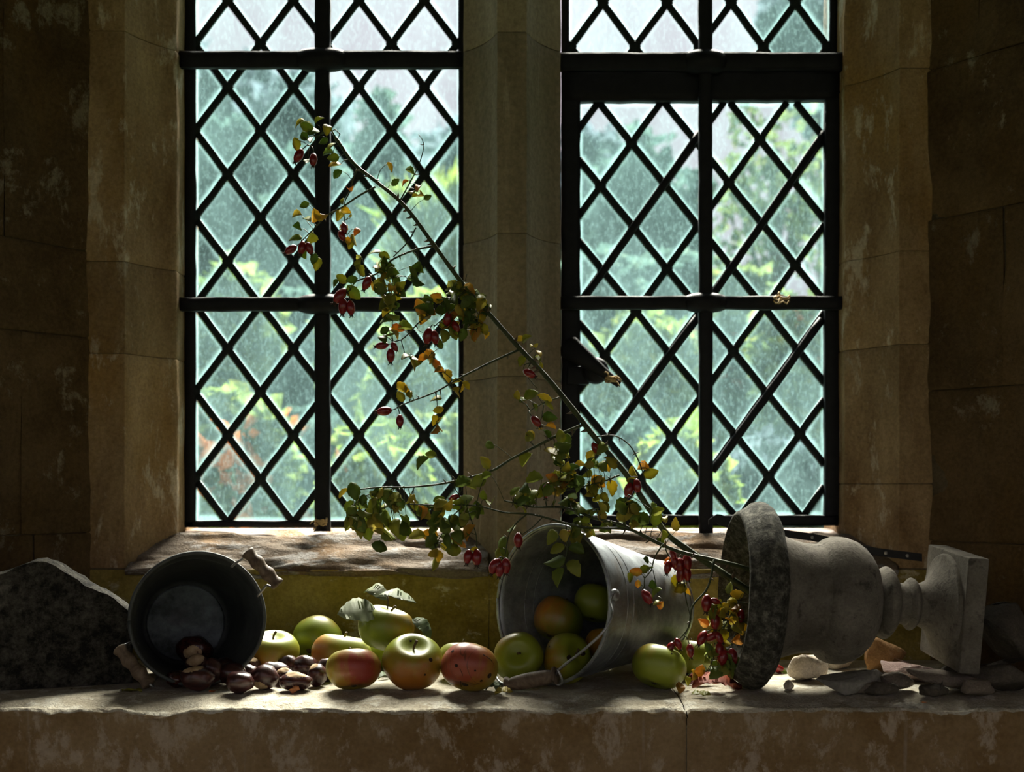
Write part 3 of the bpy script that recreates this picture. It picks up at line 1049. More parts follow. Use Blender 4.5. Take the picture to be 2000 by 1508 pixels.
# ------------------------------------------------------------------ pointed stone block at far left
fl, frr = 2.055, 2.13
def Ys(px): return fl + (frr - fl) * (px - 0) / 255.0
outl = [(-230, 1385), (-230, 1190), (-60, 1132), (10, 1112), (50, 1098), (72, 1091), (92, 1092), (112, 1102), (170, 1136), (225, 1168), (250, 1184), (257, 1192), (259, 1205), (259, 1345)]
V, Fc = [], []
front = []
for px, py in outl:
    Y = Ys(px)
    p = P(px, py, Y)
    if py > 1300: p.z = 0.0006
    front.append(p)
front = [q for k in range(len(front)) for q in ([front[k]] if k == len(front) - 1 else [front[k].lerp(front[k + 1], i / max(1, int((front[k + 1] - front[k]).length / .012))) for i in range(max(1, int((front[k + 1] - front[k]).length / .012)))])]
nb = len(front)
back = Vector((-0.045, 0.115, 0.0))
NL = 9
for j in range(NL + 1):
    for p in front:
        q = p + back * (j / NL)
        e = 0.0045 * fbm(q * 30, 4) + (-0.004 if j in (0, NL) else 0)
        zz = max(0.0006, q.z + (e if p.z > .002 else 0))
        if p.z > .002 and q.x < P(60, 0, 2.06).x: zz -= 0.012 * max(0, noise.noise(q * 22)) + 0.10 * (j / NL) * 0.12
        V.append((q.x + (e if p.z > 0.01 else 0) * .5, q.y, zz))
for j in range(NL):
    for k in range(nb - 1): Fc.append((j * nb + k, j * nb + k + 1, (j + 1) * nb + k + 1, (j + 1) * nb + k))
Fc.append(tuple(range(nb))[::-1])
Fc.append(tuple(NL * nb + k for k in range(nb)))
Fc.append(tuple([j * nb for j in range(NL + 1)] + [j * nb + nb - 1 for j in range(NL, -1, -1)]))
o = mk('stone_block', (V, Fc), M['granite'])
edge_split(o.data, 40)
tag(o, 'dark lichened gable-shaped stone block at left end of the ledge', 'stone')


# ------------------------------------------------------------------ pails
def grip_vf(a, b, r, bulge, n=20):
    """turned handle with end beads"""
    d = b - a
    L = d.length
    prof = [(0, 0.0)]
    for k in range(33):
        u = k / 32
        prof.append((u * L, r * bulge(u)))
    prof.append((L, 0.0))
    return lathe(prof, a, d, n)


def pail(name, label, mc, axis, R, r, L, mat, ribs, rot_ears):
    root = empty(name, (mc.x, mc.y, 0))
    tag(root, label, 'bucket')
    th = 0.0022
    a, e1, e2 = frame_of(axis)
    out = [(L - 0.004, 0.0), (L - 0.004, r * .5), (L - 0.004, r - .003), (L, r)]
    for k in range(1, 25): out.append((L * (1 - k / 24), r + (R - r) * k / 24))
    inn = [(L * k / 24, R - th + (r - R) * k / 24) for k in range(23)] + [(L - 0.010, r - th), (L - 0.008, r * .86), (L - 0.0075, r * .8), (L - 0.0095, r * .76), (L - 0.0095, 0.0)]
    body = mk('body', lathe(out + inn, mc, axis, 72), mat, root)
    if name == 'metal_pail':
        mk('bottom', lathe([(L - 0.0100, r * .90), (L - 0.0125, r * .88), (L - 0.0130, r * .85), (L - 0.0112, r * .82), (L - 0.0108, r * .4), (L - 0.0108, 0.0)], mc, axis, 48), M['pailbase'], root)
    # bead round the mouth
    def ring(u, rr, t_, nm, m_=mat):
        pts = [mc + a * u + (e1 * math.cos(k / 72 * 2 * math.pi) + e2 * math.sin(k / 72 * 2 * math.pi)) * rr for k in range(73)]
        return mk(nm, tube(pts, t_, n=8), m_, root)
    ring(0.0, R, 0.0034, 'rim_bead')
    ring(L - 0.002, r + .0005, 0.003, 'base_ring')
    for u in ribs: ring(L * u, R + (r - R) * u - 0.0008, 0.0017, 'hoop')
    return root, (a, e1, e2)


mc = P(387, 1213, 2.10)
bc = P(362, 1214, 2.295)
mc.z = 0.1165
bc.z = 0.0865
pl, (a, e1, e2) = pail('metal_pail', 'dark zinc pail lying on its side with conkers spilling out', mc, bc - mc, 0.1125, 0.079, (bc - mc).length, M['pail'], (0.16,), 0)


def on_rim(px, py, Y=2.10): return P(px, py, Y)


wavy = lambda u: 0.92 * (0.88 + 0.12 * math.cos(u * math.pi * 6)) * (1.0 if 0.03 < u < 0.97 else 0.8)
w1 = [P(452, 1108, 2.105), P(462, 1099, 2.10), P(476, 1090, 2.095), P(481, 1080, 2.09), P(488, 1078, 2.085), P(541, 1139, 2.085), P(531, 1147, 2.09), P(522, 1143, 2.095), P(512, 1154, 2.10), P(503, 1165, 2.105)]
h1 = mk('handle', tube(catmull(w1[:5], .004) + catmull(w1[5:], .004), 0.0021, n=7), M['wire'], pl)
mk('grip', grip_vf(P(482, 1077, 2.085), P(544, 1143, 2.085), 0.0135, wavy), M['wood'], h1)
w2_ = [P(270, 1258, 2.105), P(258, 1254, 2.09), P(240, 1262, 2.07), P(236, 1268, 2.065), P(294, 1338, 2.045), P(300, 1330, 2.07), P(318, 1315, 2.105)]
h2 = mk('handle', tube(catmull(w2_, .004), 0.0021, n=7), M['wire'], pl)
mk('grip', grip_vf(P(232, 1266, 2.066), P(292, 1338, 2.046), 0.0140, wavy), M['wood'], h2)

mc2 = P(1077, 1187, 2.115)
bc2 = P(1282, 1187, 2.305)
mc2.z = 0.1400
bc2.z = 0.1130
R2 = 0.1355
bk, (a, e1, e2) = pail('galvanised_bucket', 'large galvanised bucket lying on its side with apples inside', mc2, bc2 - mc2, R2, 0.087, (bc2 - mc2).length, M['galv'], (0.20, 0.27), 0)
# ears and bail


def rim_at(deg, u=0.0): # point on the mouth circle
    an = math.radians(deg)
    return mc2 + a * u + (e1 * math.cos(an) + e2 * math.sin(an)) * (R2 + 0.002 - 0.17 * u)


# find the rim angles nearest to the two ears in the picture
def to_px(p): return 1000 + p.x / p.y * F, HY + (H - p.z) / p.y * F
def near(px, py): return min(range(0, 360, 2), key=lambda d: (to_px(rim_at(d))[0] - px) ** 2 + (to_px(rim_at(d))[1] - py) ** 2)
dr, dl = near(1188, 1165), near(968, 1262)
er, el_ = rim_at(dr, 0.008), rim_at(dl, 0.008)
for e in (er, el_):
    nrm = (e - mc2 - a * 0.008).normalized()
    mk('ear', lathe([(-.004, .0), (-.004, .009), (0.0, .0105), (.004, .009), (.004, .0)], e + nrm * 0.003, nrm, 14), M['galv'], bk)
wr_pts = [er + Vector((0, -.006, .004)), P(1192, 1175, 2.005), P(1196, 1200, 1.985), P(1180, 1232, 1.975), P(1140, 1270, 1.985), P(1105, 1297, 2.005), P(1090, 1310, 2.015), P(1085, 1320, 2.02)]
wl_pts = [P(985, 1337, 2.055), P(975, 1331, 2.07), P(969, 1318, 2.10), P(966, 1290, 2.16), el_ + Vector((-.004, -.006, 0))]
bail = mk('bail', tube(catmull(wr_pts, .005), 0.0023, n=8), M['wire'], bk)
mk('wire', tube(catmull(wl_pts, .005), 0.0023, n=8), M['wire'], bail)
mk('hook', tube(catmull([P(1088, 1306, 2.015), P(1094, 1318, 2.012), P(1098, 1332, 2.014), P(1090, 1338, 2.018), P(1083, 1330, 2.02)], .003), 0.0023, n=7), M['wire'], bail)
turned = lambda u: 1.0 if u < .06 else (0.72 if u < .10 else (0.80 + 0.16 * math.sin((u - .1) / .8 * math.pi) if u < .90 else (0.72 if u < .94 else 1.05)))
mk('grip', grip_vf(P(990, 1338, 2.05), P(1086, 1319, 2.018), 0.0138, turned, 24), M['wood'], bail)


# ------------------------------------------------------------------ apples
def apple_mat(i, base, top, blush, bdir, amt, scar=0.0):
    t = NT('apple_skin_%02d' % i)
    ob = t.tc.outputs['Object']
    sx = t.n('ShaderNodeSeparateXYZ')
    t.l(ob, sx.inputs[0])
    dp = t.n('ShaderNodeVectorMath', operation='DOT_PRODUCT')
    t.l(ob, dp.inputs[0])
    dp.inputs[1].default_value = Vector(bdir).normalized() / 0.046
    st = t.noise(30, 5, 0.6, t.map((2.2, 2.2, 0.5)))
    n2 = t.noise(14, 4, 0.6)
    f = t.math('ADD', dp.outputs['Value'], t.math('MULTIPLY_ADD', st, 1.1, -0.55))
    f = t.math('ADD', f, t.math('MULTIPLY_ADD', n2, 0.9, -0.45 + amt))
    g_ = t.ramp(t.math('MULTIPLY_ADD', sx.outputs['Z'], 12.0, 0.5), (0.1, base), (0.9, top))
    c = t.mix(t.ramp(f, (0.0, 0.0), (0.55, 0.45), (1.2, 0.95)), g_, blush)
    ln = t.voro(170)
    c = t.mix(t.ramp(ln, (0.05, 0.35), (0.13, 0.0)), c, (0.45, 0.42, 0.22))
    sp_ = t.ramp(t.noise(22, 3, 0.5, None, 0.8), (0.68, 0.0), (0.72, 0.9 if scar else 0.35))
    c = t.mix(sp_, c, (0.05, 0.025, 0.012))
    if scar:
        nn = t.noise(9, 2, 0.5, t.map((1.0, 2.4, 0.7)), 1.4)
        k = t.ramp(t.math('ABSOLUTE', t.math('SUBTRACT', nn, 0.5)), (0.004, 0.6), (0.012, 0.0))
        c = t.mix(k, c, (0.05, 0.025, 0.012))
    t.pbr(c, t.math('MULTIPLY_ADD', n2, 0.2, 0.30), 0, 0.42, t.bump(n2, 0.06, 0.003), Coat_Weight=0.12, Coat_Roughness=0.3, Subsurface_Weight=0.0)
    return t.mat


M['stalk'] = plain_mat('apple_stalk', (0.10, 0.065, 0.035), 0.8)
M['calyx'] = plain_mat('apple_calyx', (0.05, 0.035, 0.02), 0.9)


def apple_vf(R, hr, seed, flat=0.0):
    nt, npn = 30, 40
    rg = random.Random(seed)
    ph, ph2 = rg.uniform(0, 6), rg.uniform(0, 6)
    V, Fc = [], []
    lean = rg.uniform(-.05, .05)
    for i in range(nt + 1):
        th = math.pi * i / nt
        s, c = math.sin(th), math.cos(th)
        for k in range(npn):
            f = 2 * math.pi * k / npn
            rr = s ** 0.86 * (1 + 0.035 * c) * (1 + 0.022 * math.cos(5 * f + ph) * (1 - 0.55 * c) * s + 0.020 * math.cos(2 * f + ph2))
            z = c * 0.98
            z -= 0.34 * math.exp(-(s / 0.36) ** 2) if c > 0 else 0
            z += (0.20 + .05 * math.cos(5 * f + ph) * s) * math.exp(-(s / 0.34) ** 2) if c < 0 else 0
            V.append(Vector((rr * R * math.cos(f) + lean * R * c, rr * R * math.sin(f), z * R * hr)))
    for i in range(nt):
        for k in range(npn): Fc.append((i * npn + k, (i + 1) * npn + k, (i + 1) * npn + (k + 1) % npn, i * npn + (k + 1) % npn))
    return V, Fc


def basis_mat(c, up, spin=0.0):
    z = Vector(up).normalized()
    q = z.to_track_quat('Z', 'Y')
    return Matrix.Translation(c) @ q.to_matrix().to_4x4() @ Matrix.Rotation(spin, 4, 'Z')


GREEN, LIME, YEL = (0.150, 0.190, 0.014), (0.235, 0.275, 0.022), (0.33, 0.255, 0.020)
ORA, RED, PINK = (0.34, 0.115, 0.014), (0.28, 0.024, 0.022), (0.34, 0.06, 0.045)
# px, py, Y, R(px at depth), height ratio, up, base, top, blush, blush direction, amount, scar, label
AP = [
    (533, 1274, 2.262, 52, 0.80, (0.05, -.25, 1), YEL, LIME, ORA, (-.6, -.6, -.5), -.1, 0, 'yellow-green apple half hidden by the dark pail'),
    (620, 1245, 2.335, 49, 0.97, (0.3, .9, .4), GREEN, LIME, ORA, (0.2, .3, .9), -.55, 0, 'plain olive-green apple at the back, tallest behind the conkers'),
    (668, 1273, 2.235, 58, 0.74, (0.15, .1, 1), YEL, LIME, ORA, (-.9, -.3, -.2), -.1, 0, 'orange-cheeked apple behind the red apple, under the top one'),
    (754, 1227, 2.155, 55, 0.86, (0.30, -.02, 1), GREEN, (0.21, 0.245, 0.025), ORA, (0.9, -.2, .1), -.35, 0, 'green apple with withered leaves perched on top of the pile'),
    (690, 1305, 2.062, 53, 0.80, (-.1, .35, 1), YEL, LIME, RED, (0.35, -.8, .15), .10, 0, 'pink and red flushed apple at the front of the pile'),
    (806, 1295, 2.075, 59, 0.86, (0.10, -.62, 1), YEL, LIME, ORA, (-.2, -.7, -.6), .05, 0, 'green-topped apple with an open stalk hollow below the perched apple'),
    (772, 1272, 2.275, 47, 0.86, (-.2, .2, 1), LIME, LIME, ORA, (0, 0, 1), -.9, 0, 'pale green apple hidden behind the perched apple'),
    (901, 1285, 2.185, 48, 0.82, (0.0, .2, 1), YEL, LIME, YEL, (0, 0, 1), -.6, 0, 'green apple peeping over the scarred red apple'),
    (917, 1304, 2.045, 57, 0.82, (0.25, .55, 1), YEL, YEL, (0.30, 0.05, 0.028), (-.35, -.8, .25), .25, 1, 'scarred and cracked red apple in front of the bucket mouth'),
    (1012, 1284, 2.125, 49, 0.88, (-.05, -1, .42), GREEN, LIME, PINK, (-.6, .2, .7), -.35, 0, 'green apple with stalk turned to the viewer by the bucket mouth'),
    (1090, 1211, 2.235, 50, 0.92, (0.5, .3, .8), GREEN, GREEN, ORA, (-.7, -.5, .5), -.05, 0, 'orange-flushed apple resting highest at left inside the bucket'),
    (1108, 1286, 2.135, 49, 0.88, (0.55, -.75, .4), YEL, LIME, ORA, (-.8, -.3, .0), -.25, 0, 'green and amber apple in the bucket mouth behind the wire handle'),
    (1163, 1178, 2.270, 42, 0.95, (0.2, .3, .9), LIME, LIME, YEL, (0, 0, 1), -.7, 0, 'lime-green apple at upper right inside the bucket'),
    (1185, 1262, 2.200, 44, 0.92, (0.0, .2, 1), GREEN, YEL, ORA, (-.5, -.5, .3), -.1, 0, 'amber apple mostly hidden behind the bucket rim'),
    (1287, 1304, 2.068, 55, 0.80, (0.35, .35, 1), LIME, LIME, ORA, (-.5, .1, .9), -.55, 0, 'large clean green apple on the ledge beneath the bucket base'),
    (1347, 1287, 2.200, 43, 0.90, (0.2, .3, 1), LIME, LIME, YEL, (0, 0, 1), -.7, 0, 'green apple behind the large clean one, under the hanging hips'),
]
APPLES = []
for i, (px, py, Y, rp, hr, up, b_, t_, bl, bd, am, sc_, lb) in enumerate(AP):
    R = rp * Y / F
    c = P(px, py, Y)
    # exact support height of the tilted fruit
    vf = apple_vf(R, hr, 100 + i)
    mw = basis_mat(Vector((0, 0, 0)), up, i * 1.3)
    low = min((mw @ v).z for v in vf[0])
    if i in (0, 1, 2, 4, 5, 6, 7, 8, 14, 15): c.z = -low - 0.0004
    root = empty('apple', (c.x, c.y, c.z + low))
    tag(root, lb, 'apple', 'apples on the ledge')
    mat = apple_mat(i, b_, t_, bl, mw.to_3x3().inverted() @ Vector(bd), am, sc_)
    inv = Matrix.Translation(-root.location)
    for nm, v_, m_ in (('flesh', vf, mat),
                       ('stalk', tube(catmull([Vector((0, 0, R * hr * .60)), Vector((R * .03, 0, R * hr * .80)), Vector((R * .12, R * .04, R * hr * 1.0))], .002), .0017, .0024, 6), M['stalk']),
                       ('calyx', lathe([(-R * hr * .80, 0.0), (-R * hr * .83, R * .07), (-R * hr * .80, R * .12), (-R * hr * .72, R * .13)], Vector((0, 0, 0)), Vector((0, 0, 1)), 10), M['calyx'])):
        o = bpy.data.objects.new(nm, me(v_[0], v_[1], m_))
        COL.objects.link(o)
        o.parent = root
        o.matrix_parent_inverse = inv
        o.matrix_basis = basis_mat(c, up, i * 1.3)
    APPLES.append((root, c, R, hr))


# bruises and cracks that lie on the skins
from mathutils.bvhtree import BVHTree
M['bruise'] = plain_mat('dark_apple_bruise', (0.030, 0.014, 0.008), 0.85, 0, 0.4, 120, 0.5)


def blemish(idx, pts, r0, r1, flat=0.35):
    root, c, R, hr = APPLES[idx]
    fl_ = [ch for ch in root.children if ch.name.startswith('flesh')][0]
    mb = fl_.matrix_basis
    bv = BVHTree.FromPolygons([mb @ v.co for v in fl_.data.vertices], [tuple(p.vertices) for p in fl_.data.polygons])
    eye = Vector((0, 0, H))
    out = []
    for x, y in pts:
        h = bv.ray_cast(eye, (P(x, y, 2.0) - eye).normalized())
        if h[0] is not None: out.append((h[0], h[1]))
    if not out: return
    if len(out) == 1:
        p, nn_ = out[0]
        vf = lathe([(-0.0003, r0), (0.0003, r0 * .85), (0.0005, r0 * .5), (0.0005, 0.0)], p, nn_, 12, 0.0010, idx + x)
    else:
        vf = tube(catmull([p + nn_ * r0 * (flat - .75) for p, nn_ in out], 0.003), r0, r1, 6, .4)
    mk('bruise', vf, M['bruise'], root)


blemish(8, [(944, 1279), (954, 1285), (961, 1292), (965, 1300)], .0011, .0007)
blemish(8, [(898, 1306), (903, 1318), (899, 1330), (901, 1342)], .0007, .0005)
for q_ in ((956, 1320, .0042), (891, 1300, .0030), (884, 1272, .0034), (928, 1310, .0016), (940, 1330, .0020)): blemish(8, [q_[:2]], q_[2], 0)
blemish(5, [(841, 1289)], .0040, 0); blemish(5, [(802, 1252)], .0022, 0); blemish(5, [(830, 1318)], .0024, 0)
blemish(11, [(1112, 1285)], .0060, 0); blemish(11, [(1138, 1276)], .0062, 0); blemish(11, [(1073, 1263)], .0018, 0)
blemish(14, [(1312, 1277)], .0016, 0)

# ------------------------------------------------------------------ leaves
def leaf_vf(L, W, fold=0.25, curl=0.3, n=7, serr=0.0, twist=0.0, crumple=0.0):
    """leaf along +X, midrib in the middle, blade raised at both sides"""
    V, Fc = [], []
    for i in range(n + 1):
        u = i / n
        hw = W / 2 * (math.sin(math.pi * min(1, u ** 0.85)) ** 0.75 if 0 < u < 1 else 0.02)
        if serr and 0 < i < n: hw *= 1 + serr * (1 if i % 2 else -1)
        z = curl * L * (u - u * u * 1.35)
        tw = twist * u
        for s in (-1, 0, 1):
            y = s * hw
            zz = z + abs(s) * hw * fold + crumple * L * noise.noise(Vector((u * 4.0, s * 1.7, L * 300 + W * 900)))
            V.append(Vector((u * L, y * math.cos(tw) - zz * 0 * tw, zz + y * math.sin(tw))))
    for i in range(n):
        for s in (0, 1): Fc.append((i * 3 + s, (i + 1) * 3 + s, (i + 1) * 3 + s + 1, i * 3 + s + 1))
    return V, Fc


def thick(vf, th):
    V, Fc = vf
    n = len(V)
    V2 = list(V) + [v + Vector((0, 0, -th)) for v in V]
    F2 = list(Fc) + [tuple(i + n for i in f[::-1]) for f in Fc]
    cnt = {}
    for f in Fc:
        for i in range(len(f)):
            e = (f[i], f[(i + 1) % len(f)])
            cnt[tuple(sorted(e))] = None if tuple(sorted(e)) in cnt else e
    for e in cnt.values():
        if e: F2.append((e[1], e[0], e[0] + n, e[1] + n))
    return V2, F2


def foliage_mat(name, stops, trans=0.45, rough=0.5, spots=None):
    t = NT(name)
    n1 = t.noise(60, 5, 0.65)
    rnd = t.oi.outputs['Random']
    f = t.math('ADD', rnd, t.math('MULTIPLY_ADD', n1, 0.5, -0.25))
    c = t.ramp(f, *stops)
    if spots: c = t.mix(t.ramp(t.noise(170, 3, .6), (0.62, 0.0), (0.70, 0.7)), c, spots)
    p = t.pbr(c, rough, 0, 0.25, t.bump(n1, 0.3, 0.002))
    tr = t.n('ShaderNodeBsdfTranslucent')
    t.l(c, tr.inputs[0])
    m = t.n('ShaderNodeMixShader')
    m.inputs[0].default_value = trans
    t.l(p.outputs[0], m.inputs[1]); t.l(tr.outputs[0], m.inputs[2])
    t.l(m.outputs[0], t.out.inputs[0])
    return t.mat


M['roseleaf'] = foliage_mat('rose_leaf', ((0.0, (0.10, 0.16, 0.035)), (0.40, (0.17, 0.22, 0.045)), (0.66, (0.33, 0.32, 0.055)), (0.86, (0.50, 0.38, 0.06)), (1.0, (0.48, 0.22, 0.05))), 0.45, 0.45)
M['roseleaf_g'] = foliage_mat('green_rose_leaf', ((0.0, (0.11, 0.16, 0.035)), (0.45, (0.20, 0.255, 0.045)), (0.80, (0.34, 0.34, 0.06)), (1.0, (0.48, 0.38, 0.07))), 0.40, 0.42)
M['roseleaf_y'] = foliage_mat('autumn_rose_leaf', ((0.0, (0.20, 0.22, 0.04)), (0.40, (0.42, 0.36, 0.05)), (0.75, (0.58, 0.42, 0.06)), (1.0, (0.50, 0.22, 0.05))), 0.5, 0.45)
M['appleleaf'] = foliage_mat('withered_apple_leaf', ((0.0, (0.13, 0.17, 0.09)), (0.6, (0.21, 0.25, 0.15)), (1.0, (0.26, 0.29, 0.18))), 0.3, 0.6)
M['deadleaf'] = foliage_mat('dry_red_leaf', ((0.0, (0.10, 0.014, 0.009)), (0.6, (0.22, 0.045, 0.022)), (1.0, (0.26, 0.075, 0.035))), 0.06, 0.75)


def put_leaf(name, mesh, p, d, nrm, parent, sc=1.0):
    x = Vector(d).normalized()
    z = Vector(nrm)
    z = (z - x * z.dot(x))
    z = z.normalized() if z.length > 1e-4 else x.orthogonal().normalized()
    y = z.cross(x)
    m = Matrix((x, y, z)).transposed().to_4x4()
    o = bpy.data.objects.new(name, mesh)
    COL.objects.link(o)
    if parent is not None:
        o.parent = parent
        o.matrix_parent_inverse = Matrix.Translation(-parent.location)
    o.matrix_basis = Matrix.Translation(p) @ m @ Matrix.Scale(sc, 4)
    return o


def leaf_mesh(L, W, mat, **kw):
    vf = thick(leaf_vf(L, W, **kw), 0.0004)
    return me(vf[0], vf[1], mat, True)


# leaves on the perched apple
tp = APPLES[3][0]
for (sx, sy), (ex, ey), Y0, Y1, W, nr, cu, fo in (
        ((736, 1194), (660, 1198), 2.13, 2.09, .052, (0.1, -.75, .65), .15, .12),
        ((757, 1172), (708, 1146), 2.12, 2.16, .030, (-.3, -.45, .9), .55, .3),
        ((812, 1178), (741, 1158), 2.10, 2.08, .034, (0, -.35, .95), .25, .35),
        ((806, 1208), (843, 1246), 2.12, 2.11, .030, (0.6, -.6, .5), .30, .3)):
    p, q = P(sx, sy, Y0), P(ex, ey, Y1)
    put_leaf('leaf', leaf_mesh((q - p).length, W, M['appleleaf'], curl=cu, fold=fo, n=13, serr=.05, crumple=.10), p, q - p, nr, tp)
p0 = APPLES[3][1]
mk('leaf_stalk', tube(catmull([P(757, 1190, 2.125), P(758, 1172, 2.12), P(757, 1165, 2.12)], .004), .0012, n=5), M['stalk'], tp)

# ------------------------------------------------------------------ conkers
t = NT('glossy_conker_skin')
n1 = t.noise(40, 5, 0.6, t.map((1, 1, 2.5)))
c = t.mix(t.oi.outputs['Random'], t.ramp(n1, (0.35, (0.014, 0.0045, 0.005)), (0.65, (0.062, 0.014, 0.011))), t.ramp(n1, (0.35, (0.024, 0.010, 0.011)), (0.65, (0.085, 0.030, 0.024))))
t.pbr(c, t.math('MULTIPLY_ADD', t.oi.outputs['Random'], 0.16, 0.22), 0, 0.5, t.bump(t.noise(25, 3, .5), 0.25, 0.004))
M['conker'] = t.mat
t = NT('pale_conker_scar')
n1 = t.noise(70, 5, 0.6)
t.pbr(t.ramp(n1, (0.3, (0.32, 0.20, 0.10)), (0.7, (0.55, 0.41, 0.25))), 0.75, 0, 0.2, t.bump(n1, 0.3, 0.002))
M['scar'] = t.mat


def conker_fn(rx, ry, rz, seed):
    rg = random.Random(seed)
    off = Vector((rg.uniform(0, 90), rg.uniform(0, 90), 0))
    def f(u, k=1.0):
        d = 1 + 0.16 * noise.noise(u * 1.15 + off) + 0.07 * noise.noise(u * 2.6 + off)
        d -= 0.16 * math.exp(-((u.x * .6) ** 2 + (u.y - .15) ** 2 * 7)) * max(0, u.z) * rg_d
        return Vector((u.x * rx, u.y * ry, u.z * rz)) * d * k
    rg_d = rg.uniform(.2, 1.0)
    return f


def sphere_dirs(nt, npn, t0=0.0, t1=math.pi):
    return [[Vector((math.sin(t0 + (t1 - t0) * i / nt) * math.cos(2 * math.pi * k / npn), math.sin(t0 + (t1 - t0) * i / nt) * math.sin(2 * math.pi * k / npn), math.cos(t0 + (t1 - t0) * i / nt))) for k in range(npn)] for i in range(nt + 1)]


def grid_faces(nt, npn): return [(i * npn + k, (i + 1) * npn + k, (i + 1) * npn + (k + 1) % npn, i * npn + (k + 1) % npn) for i in range(nt) for k in range(npn)]


# px, Y, width px, height px, lift (m), scar direction or None, scar half-angle, label
CK = [
    (345, 2.085, 38, 29, 0, None, 0, 'dark conker at the far left end of the spill'),
    (385, 2.055, 58, 40, 0, (-.25, -.15, 1), .78, 'large conker with a broad tan scar on top, left front'),
    (416, 2.105, 40, 44, 0, None, 0, 'tall dark conker tucked behind the tan-topped one'),
    (452, 2.110, 50, 38, 0, None, 0, 'reddish conker in the middle, just below the pail rim'),
    (468, 2.030, 50, 36, 0, None, 0, 'glossy mahogany conker nearest the ledge edge'),
    (492, 2.215, 32, 25, 0.006, (0, -.3, 1), .9, 'small pale-topped conker against the yellow-green apple'),
    (487, 2.155, 34, 27, 0, None, 0, 'small round conker between the middle one and the wrinkled one'),
    (517, 2.070, 50, 40, 0, (-.25, -.6, -.75), .62, 'wrinkled conker with a pale scar beneath'),
    (536, 2.140, 50, 33, 0, None, 0, 'creased purple-brown conker behind the wrinkled one'),
    (562, 2.220, 38, 30, 0.003, None, 0, 'dusky conker at the back, under the orange-cheeked apple'),
    (556, 2.115, 34, 28, 0, (-.2, -.2, 1), .9, 'little tan conker peeping behind the flat one'),
    (578, 2.055, 58, 30, 0, (0.1, -.25, 1), .75, 'flat conker with pale top beside the orange shell flake'),
    (597, 2.170, 50, 40, 0, (-.1, .2, 1), .45, 'big rounded conker standing highest at the back right'),
    (619, 2.100, 36, 36, 0, (-.3, -.3, .9), .55, 'upright tan and brown conker left of the red apple'),
    (638, 2.150, 34, 38, 0, None, 0, 'brown conker squeezed behind the red apple'),
    (438, 2.175, 34, 26, 0.010, None, 0, 'dim red conker on the lower lip of the pail'),
    (386, 2.150, 42, 28, 0.020, (-.1, -.75, .5), .95, 'tan-faced conker just inside the dark pail'),
    (380, 2.215, 62, 46, 0.022, (0.1, -.9, -.1), .55, 'deepest conker inside the pail, tan scar showing'),
]
for i, (px, Y, wp, hp, lift, sd, sa, lb) in enumerate(CK):
    rx, rz = wp * Y / F / 2 * 1.10, hp * Y / F / 2 * 1.22
    ry = (rx + rz) / 2
    fn = conker_fn(rx, ry, rz, 200 + i)
    dirs = sphere_dirs(18, 24)
    V = [fn(u) for row in dirs for u in row]
    low = min(v.z for v in V)
    c = Vector(((px - 1000) / F * Y, Y, lift - low))
    root = empty('conker', (c.x, c.y, lift))
    tag(root, lb, 'conker', 'conkers spilled from the pail')
    inv = Matrix.Translation(-root.location)
    lst = [('shell', (V, grid_faces(18, 24)), M['conker'])]
    if sd:
        q = Vector(sd).normalized().to_track_quat('Z', 'Y')
        dd = sphere_dirs(7, 24, 0, sa)
        rg = random.Random(i)
        V2 = []
        for ii, row in enumerate(dd):
            for kk, u in enumerate(row):
                uu = q @ u
                V2.append(fn(uu, 1.018 - 0.03 * (ii / 7) ** 6))
        lst.append(('scar', (V2, grid_faces(7, 24)), M['scar']))
    for nm, vf, m_ in lst:
        o = bpy.data.objects.new(nm, me(vf[0], vf[1], m_))
        COL.objects.link(o)
        o.parent = root
        o.matrix_parent_inverse = inv
        o.matrix_basis = Matrix.Translation(c)
# ------------------------------------------------------------------ stone urn lying on its side
ua, ub = Vector((0.377, 2.09, 0.1590)), Vector((0.745, 2.095, 0.137))
urn = empty('garden_urn', (ua.x, ua.y, 0))
tag(urn, 'grey stone garden urn toppled on its side at the right', 'urn')
ax_ = (ub - ua).normalized()
prof = [(0.120, 0.0), (0.118, 0.040), (0.105, 0.062), (0.070, 0.078), (0.040, 0.092), (0.018, 0.112), (0.004, 0.128), (-0.002, 0.134), (0.0, 0.140), (0.008, 0.1445), (0.016, 0.149), (0.024, 0.1565), (0.034, 0.1590), (0.044, 0.1580), (0.053, 0.152), (0.060, 0.141), (0.064, 0.128), (0.0655, 0.118), (0.067, 0.111)]
lip = mk('rim', lathe([p for p in prof], ua, ax_, 96, 0.0022, 3), M['urnrim'], urn)
bp = [(0.060, 0.100), (0.066, 0.1105), (0.080, 0.1040), (0.098, 0.0975), (0.115, 0.0940), (0.132, 0.0930), (0.142, 0.0945), (0.146, 0.0985), (0.152, 0.1035), (0.162, 0.1075), (0.174, 0.1085), (0.188, 0.1070), (0.202, 0.1020), (0.215, 0.0935), (0.226, 0.0815), (0.234, 0.068), (0.239, 0.054), (0.2405, 0.044), (0.242, 0.036), (0.244, 0.0)]
def dens(p, k=3):
    o_ = []
    for i in range(len(p) - 1):
        for j in range(k): o_.append((p[i][0] + (p[i + 1][0] - p[i][0]) * j / k, p[i][1] + (p[i + 1][1] - p[i][1]) * j / k))
    return o_ + [p[-1]]
mk('bowl', lathe(dens(bp), ua, ax_, 96, 0.0012, 5), M['urn'], urn)
